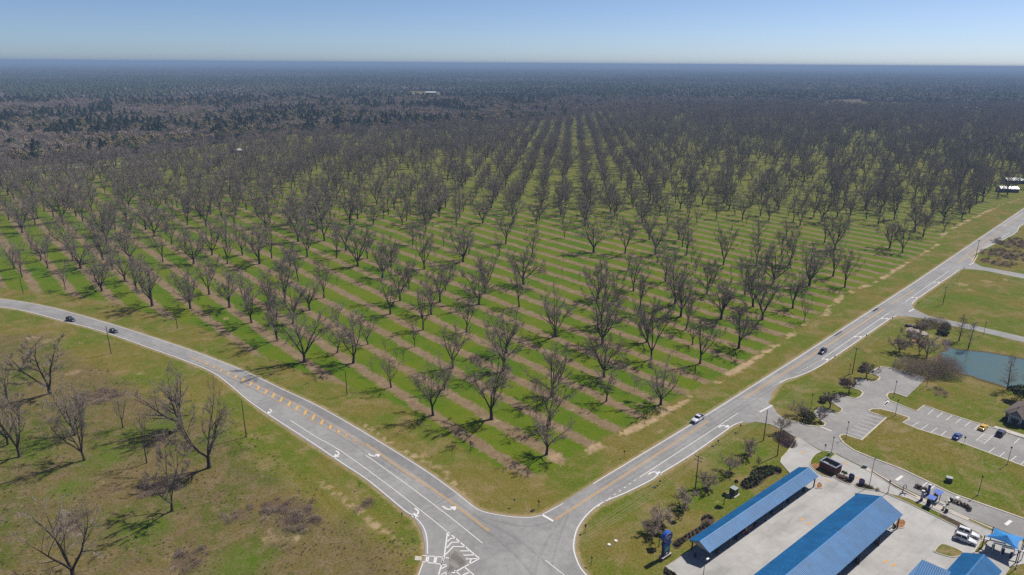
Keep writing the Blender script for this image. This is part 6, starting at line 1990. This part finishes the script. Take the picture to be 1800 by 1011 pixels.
LT = ((z1a(1030, 328)[0], 5.4, 6.6, 'bare lawn tree nearest the car park driveway'), (z1a(918, 425)[0], 5.6, 7.0, 'bare lawn tree between the driveway one and the cross-armed pole'), (z1a(793, 518)[0], 5.2, 6.4, 'bare lawn tree just past the cross-armed pole'),
      (z1a(662, 622)[0], 5.5, 7.0, 'bare lawn tree standing between two small evergreens'), (z1a(525, 722)[0], 5.0, 6.4, 'bare lawn tree above the pylon sign'), (z1a(480, 775)[0], 4.4, 6.2, 'low spreading bare tree just above the pylon sign'))
for k, (b, h, W, lab) in enumerate(LT):
    o = small_tree(800 + k, b, h, W, lab, group='small bare trees on the car wash lawn')
    MB().tube([(0, 0, 0), (0, 0, 0.10)], [1.0, 0.8], 10).build('mulch_ring', m_mulch, o)
def evergreen(seed, b, h, W, lab, cards=420):
    kd = Kind('evergreen_tree', leaf_tree(seed, h, W, cards, 0.42, 0.18, 10, 1.2), m_bark, m_ever)
    return kd.place(*G(*b), 0, 1.0, lab, 'tree', None, 0.05)
evergreen(820, z1a(885, 608)[0], 4.4, 2.2, 'young evergreen on the lawn below the green cabinet')
evergreen(821, z1a(627, 690)[0], 4.6, 2.3, 'young evergreen on the lawn beside the mulched bare trees')
evergreen(822, z1a(512, 850)[0], 5.0, 2.8, 'young evergreen right behind the pylon sign')
evergreen(823, z1a(953, 505)[0], 2.4, 1.2, 'small dark conical evergreen at the cabinet')
small_tree(824, z1a(1083, 385)[0], 3.2, 2.0, 'russet young tree at the head of the shrub bed', m=m_twig_red, twigs=1500)

# driveway mouth clump and car park islands
small_tree(830, z1a(1210, 190)[0], 6.2, 8.0, 'bare multi-stemmed tree at the driveway mouth, by the kerb', twigs=6000)
small_tree(831, VP(20, 690), 5.8, 7.0, 'bare multi-stemmed tree at the driveway mouth, nearest the stop line', twigs=5200)
small_tree(832, VP(275, 745), 4.2, 4.6, 'small bare tree on the straw-covered parking island', twigs=3000)
ISL = ((VP(395, 590), (-2.9, 1.2), 'round-crowned brown tree on the first grass parking island'), (VP(622, 400), (-2.9, 1.2), 'round-crowned brown tree on the second grass parking island'), (VP(830, 225), (-2.9, 1.2), 'round-crowned brown tree on the third grass parking island'))
for k, (b, _, lab) in enumerate(ISL):
    small_tree(840 + k, b, 5.8, 6.6, lab, m=m_twig_red, twigs=12000, tw=0.034, trunk=0.28, r0=0.15, sq=(1.25, 0.75), group='round trees on the parking islands')


def bush(seed, b, h, W, lab, m, n=2600, group=None, name='shrub', leafy=False, sq=1.0, tw=0.035, z=0.05, size=0.34):
    acc = leaf_ball(seed, h, W, n // 3, size) if leafy else twig_bush(seed, h, W, n, tw, 0.55)
    me = acc.mesh(name, m)
    o = link(name, me)
    o.location = (*G(*b), z); o.scale = (1, sq, 1)
    prop(o, lab, 'shrub', group)
    return o


bush(850, VP(140, 740), 3.4, 4.6, 'dark round shrub on the straw-covered parking island', m_shrub, 2400, leafy=True)
bush(851, VP(95, 665), 2.4, 3.2, 'smaller dark shrub on the straw-covered parking island', m_shrub, 1600, leafy=True)
for k, (p_, lab) in enumerate(((VP(315, 515), 'first'), (VP(570, 300), 'second'), (VP(780, 150), 'third'))):
    bush(852 + k, p_, 2.0, 3.0, 'low dark shrub at the back of the %s grass parking island' % lab, m_shrub, 1500, leafy=True, group='dark shrubs behind the parking islands')
bush(856, z1a(1225, 235)[0], 2.6, 5.6, 'wide dark shrub in the mulch at the forecourt entrance', m_twig_red, 3600)
bush(857, z1a(1265, 265)[0], 2.2, 4.0, 'second dark shrub in the mulch at the forecourt entrance', m_twig_red, 2600)

# pond side
zpd = Z(1560, 540, 7.22)
PD = lambda x, y: zpd(x, y)[0]
for k, (b, h, W, lab) in enumerate(((PD(255, 790), 6.0, 11, 'broad brown bush at the car park end of the pond thicket'), (PD(420, 860), 6.4, 12, 'broad brown bush behind the parking bays in the pond thicket'), (PD(600, 850), 7.6, 13, 'tallest brown bush of the pond thicket'),
                                   (PD(770, 860), 7.4, 12, 'brown bush at the water side of the pond thicket'), (PD(700, 800), 7.0, 12, 'brown bush at the back of the pond thicket'))):
    bush(860 + k, b, h, W, lab, m_twig_brown, 9000, group='brown bushes of the pond thicket', tw=0.045)
for k, (b, h, W, lab) in enumerate(((PD(150, 570), 6.5, 9, 'small bare tree on the slope nearest the car park, by the pond'), (PD(285, 450), 6.2, 9, 'small bare tree below the stone planting by the pond'), (PD(418, 340), 6.5, 8.5, 'small bare tree at the stone planting by the pond'),
                                   (PD(495, 640), 10.5, 14, 'grey-green bare tree leaning at the pond inlet'), (PD(400, 600), 8.0, 7, 'dark leaning tree stem by the pond inlet'))):
    small_tree(870 + k, b, h, W, lab, twigs=10000, tw=0.036, r0=0.16, m=m_twig_grey if k == 3 else None)
for k, (b, h, W, lab) in enumerate(((PD(525, 245), 4.6, 8, 'russet thicket beside the pond driveway, first clump'), (PD(640, 240), 4.8, 8.5, 'russet thicket beside the pond driveway, second clump'), (PD(735, 270), 3.4, 4.5, 'small dark bush at the end of the driveway thicket'),
                                   (PD(700, 345), 2.2, 5.0, 'low dark shrub above the pond inlet'))):
    bush(880 + k, b, h, W, lab, (m_twig_red, m_twig_red, m_twig_red, m_shrub)[k], 5200, leafy=k > 2)
m_rock = plain('bedding_rock', (0.26, 0.21, 0.18), 0.95, var=0.3, scale=1.5)
prop(MB().prism(smooth_line(GP(zpd(235, 285, 280, 255, 400, 285, 520, 335, 510, 365, 400, 345, 280, 320, 235, 305, 235, 285)), 2)[:-1], -0.02, 0.12).build('stone_bed', m_rock), kind='structure')
prop(MB().prism(smooth_line(GP(zpd(310, 400, 350, 390, 440, 410, 490, 455, 460, 480, 380, 475, 320, 440, 310, 400)), 2)[:-1], -0.02, 0.06).build('straw_bed', m_straw), kind='structure')
for k, (x, y) in enumerate(((250, 245), (300, 250), (355, 268), (395, 275))):
    t_ = MB().sphere((0, 0, 0.5), 0.9, 8, 6, (1.3, 0.8, 0.7), 0.2, np.random.default_rng(k)).build('boulder', m_steel_d)
    t_.location = (*G(*PD(x, y)), 0)
    prop(t_, 'dark boulder in the stone planting, %s from the highway' % nth(k + 1), 'boulder', 'dark boulders by the pond')
def spire(seed, b, tp, W, lab, n=80):
    h = HT(*b, *tp)
    kd = Kind('cypress_tree', spire_tree(seed, h, W, 0.04, n, 18), m_bark, m_twig_brown)
    kd.place(*G(*b), 0, 1.0, lab, 'tree', None, 0.0)
spire(890, PD(905, 430), PD(968, 85), 9, 'tall bare conical tree at the pond inlet', 90)
spire(891, z3a(1172, 445)[0], z3a(1215, 255)[0], 7.5, 'shorter bare conical tree on the pond bank')
spire(892, z3a(1440, 720)[0], z3a(1490, 490)[0], 8, 'bare conical tree on the near pond bank beside the dark evergreen', 90)
spire(893, (1806, 690), (1812, 640), 9, 'bare conical tree half out of frame by the pond')
kd = Kind('evergreen_tree', leaf_tree(895, 6.5, 9.5, 1100, 0.7, 0.05, 16, 0.8), m_bark, m_ever)
kd.place(*G(1794, 706), 0, 1.0, 'round dark evergreen tree behind the house', 'tree', None, 0.0)
bush(896, (1783, 746), 1.2, 1.6, 'dark shrub under the house gable, first', m_shrub, 700, leafy=True); bush(897, (1766, 739), 1.1, 1.6, 'dark shrub at the house corner', m_shrub, 700, leafy=True); bush(898, (1796, 751), 1.2, 1.6, 'dark shrub under the house gable, second', m_shrub, 700, leafy=True)

# planted rows in the mulch beds: each small shrub by itself
ball = [leaf_ball(900 + i, 0.55, 0.66, 90, 0.17).mesh('bedding_shrub', m_shrub) for i in range(3)]
ballg = [leaf_ball(910 + i, 0.85, 0.98, 130, 0.22).mesh('bedding_shrub', m_ever) for i in range(3)]
rs = np.random.default_rng(5)
def rows(poly_pix, lines, meshes, lab, grp, smin=0.8, smax=1.2):
    P = np.array(smooth_line(GP(poly_pix + poly_pix[:1]), 3)[:-1])
    cnt = 0
    for ln, step_ in lines:
        L_ = dense(smooth_line(GP(ln), 3), step_)
        for q in L_:
            q = np.array(q) + rs.normal(size=2) * 0.08
            if poly_sd(q[None], P)[0] < 0.28: continue
            o = link('bedding_shrub', meshes[int(rs.integers(len(meshes)))])
            o.location = (*q, 0.08); o.rotation_euler = (0, 0, rs.uniform(0, 6)); s = rs.uniform(smin, smax); o.scale = (s, s, s)
            prop(o, lab, 'shrub', grp)
            cnt += 1
    return cnt
b1 = lambda *a: zcan(*a)
rows(BED1, [(b1(640, 490, 725, 425, 880, 328, 1040, 232, 1110, 185), 1.15), (b1(660, 532, 745, 464, 895, 364, 1070, 257, 1170, 185), 1.15), (b1(600, 520, 660, 560), 1.2), (b1(620, 500, 700, 560), 1.2), (b1(640, 440, 680, 480, 720, 500), 1.2), (b1(1040, 110, 1120, 80, 1180, 110), 2.0)], ball, 'small clipped shrub in the long mulch bed beside the narrow canopy', 'bedding shrubs in the long mulch bed')
b2 = lambda *a: zwid(*a)
rows(BED2, [(b2(1050, 930, 1160, 870, 1190, 800, 1280, 750, 1400, 740, 1520, 765), 1.25), (b2(1050, 960, 1180, 900, 1220, 820, 1300, 775, 1410, 765, 1530, 790), 1.25), (b2(1070, 985, 1200, 935, 1260, 850, 1330, 805, 1430, 790), 1.25), (b2(1110, 1000, 1230, 950, 1300, 880, 1380, 830, 1430, 815), 1.3)], ballg, 'dark green bedding shrub massed in the curved bed behind the cabinet', 'bedding shrubs in the curved bed')
rows(BED3, [(b1(450, 910, 560, 980, 660, 1050), 1.2), (b1(440, 950, 520, 1010, 620, 1080), 1.2)], ball, 'small clipped shrub in the bed at the forecourt corner', 'bedding shrubs at the forecourt corner')
for k, (p_, s, lab) in enumerate(((zgate(740, 670)[0], 1.0, 'spiky green shrub at the brick enclosure corner'), (zgate(835, 690)[0], 2.0, 'conical dark evergreen on the shrub planter'), (zgate(880, 770)[0], 0.9, 'low brown shrub in front of the conical evergreen'))):
    kd_ = Kind('evergreen_shrub', leaf_tree(920 + k, 1.1 * s, 1.0 * s, 300, 0.22, 0.1, 9, 1.2), m_bark, m_ever if k < 2 else m_shrub)
    kd_.place(*G(*p_), 0, 1.0, lab, 'shrub', None, 0.15)
for k, (x, y) in enumerate(((1215, 860), (1260, 880), (1290, 890), (1330, 900), (1440, 940))):
    o = link('grass_tuft', twig_bush(930 + k, 0.9, 1.0, 220, 0.03, 0.4).mesh('grass_tuft', m_oak)); o.location = (*G(*zgate(x, y)[0]), 0.15)
    prop(o, 'ornamental grass tuft on the mulch strip, %s from the menu board' % nth(k + 1), 'grass tuft', 'grass tufts on the mulch strip')
HEDGES = ((zkio(575, 305, 640, 330, 720, 365, 750, 385), 'brown clipped hedge beside the lane pylons'), (zkio(1340, 610, 1420, 640, 1500, 675, 1570, 705) + [(1703, 897)], 'brown clipped hedge on the kerb strip past the pay kiosks'))
for k, (ln, lab) in enumerate(HEDGES):
    rr_ = np.random.default_rng(940 + k)
    f = Acc()
    for q in dense(GP(ln), 0.8):
        u = unit(rr_.normal(size=(120, 3))); u[:, 2] = np.abs(u[:, 2])
        f.cards(np.array((q[0], q[1], 0.15)) + u * (0.75, 0.75, 1.15) * (rr_.uniform(0.5, 1, 120)[:, None]), unit(u + rr_.normal(size=(120, 3)) * 0.4), 0.26, rr_, 0.7)
    prop(link('hedge', f.mesh('hedge', leafmat('hedge_leaves_%d' % k, ((0.085, 0.052, 0.036), (0.10, 0.06, 0.04), (0.05, 0.05, 0.025))))), lab, 'hedge')

# scrub thicket on the brown corner up the highway, bramble heaps in the rough field
rs2 = np.random.default_rng(77)
BR = [twig_bush(950 + i, 1.3, 2.6, 260, 0.05, 0.5).mesh('bramble', (m_twig_red, m_twig_brown)[i % 2]) for i in range(4)]
class One:
    def __init__(self, o): self.src = (o,)
brs = []
for k, me in enumerate(BR):
    o = link('bramble', me); o.location = (*G(503 + 9 * k, 900 + 4 * k), 0)
    prop(o, 'bare bramble clump on the dark patch in the rough field, %s one' % nth(k + 1), 'bramble', 'bramble clumps')
    brs.append(One(o))
pts = []
for (px, py), r in BRUSH:
    c = np.array(G(px, py))
    for _ in range(int(r * r * 0.55)):
        a, q = rs2.uniform(0, 6.28), r * math.sqrt(rs2.uniform(0, 1))
        p = c + np.array((math.cos(a), math.sin(a))) * q
        pts.append((p[0], p[1], rs2.integers(4), rs2.uniform(0.5, 1.1)))
scatter('scrub', pts, brs, 'low brown brambles and dead weeds over the rough ground', 'scrub', rs2)
# tussocks of dry weeds over the rough field and the verges
TU = [twig_bush(970 + i, 0.32, 0.8, 40, 0.05, 0.3).mesh('weed_tuft', (m_oak, m_twig_brown, leafmat('weed_green', ((0.045, 0.075, 0.012), (0.07, 0.09, 0.02), (0.10, 0.09, 0.03))))[i]) for i in range(3)]
tus = []
for k, me in enumerate(TU):
    o = link('weed_tuft', me); o.location = (*G(560 + 12 * k, 925 + 6 * k), 0)
    prop(o, ('olive', 'brown', 'green')[k] + ' weed tuft near the junction end of the rough field', 'weed')
    tus.append(One(o))
FX = rs2.uniform((-160, 100), (10, 280), (15000, 2))
sdv = poly_sd(FX, FIELD)
FX = FX[(sdv > -6) & (vnoise(FX[:, 0] / 9, FX[:, 1] / 9, 4) + rs2.uniform(-0.2, 0.2, len(FX)) > 0.5) & (poly_sd(FX, np.array(ROAD_POLY)[::2]) < -1)]
scatter('dry_weeds', np.c_[FX, rs2.integers(0, 3, len(FX)), rs2.uniform(0.35, 0.95, len(FX))], tus, 'dry weeds and tussocks scattered over the rough field', 'weeds', rs2)

# ------------------------------------------------------------------ the hazy air
hz = MB().box(-45000, 45000, -2600, 62000, -1.2, CAM_H + 10).build('haze', None)
prop(hz, kind='stuff')
hm = bpy.data.materials.new('haze_air')
hm.use_nodes = True
hm.node_tree.nodes.clear()
pv = hm.node_tree.nodes.new('ShaderNodeVolumePrincipled')
pv.inputs['Color'].default_value = (0.33, 0.47, 0.70, 1)
pv.inputs['Density'].default_value = 0.00015
pv.inputs['Anisotropy'].default_value = 0.0
mo = hm.node_tree.nodes.new('ShaderNodeOutputMaterial')
hm.node_tree.links.new(pv.outputs[0], mo.inputs['Volume'])
hz.data.materials.append(hm)
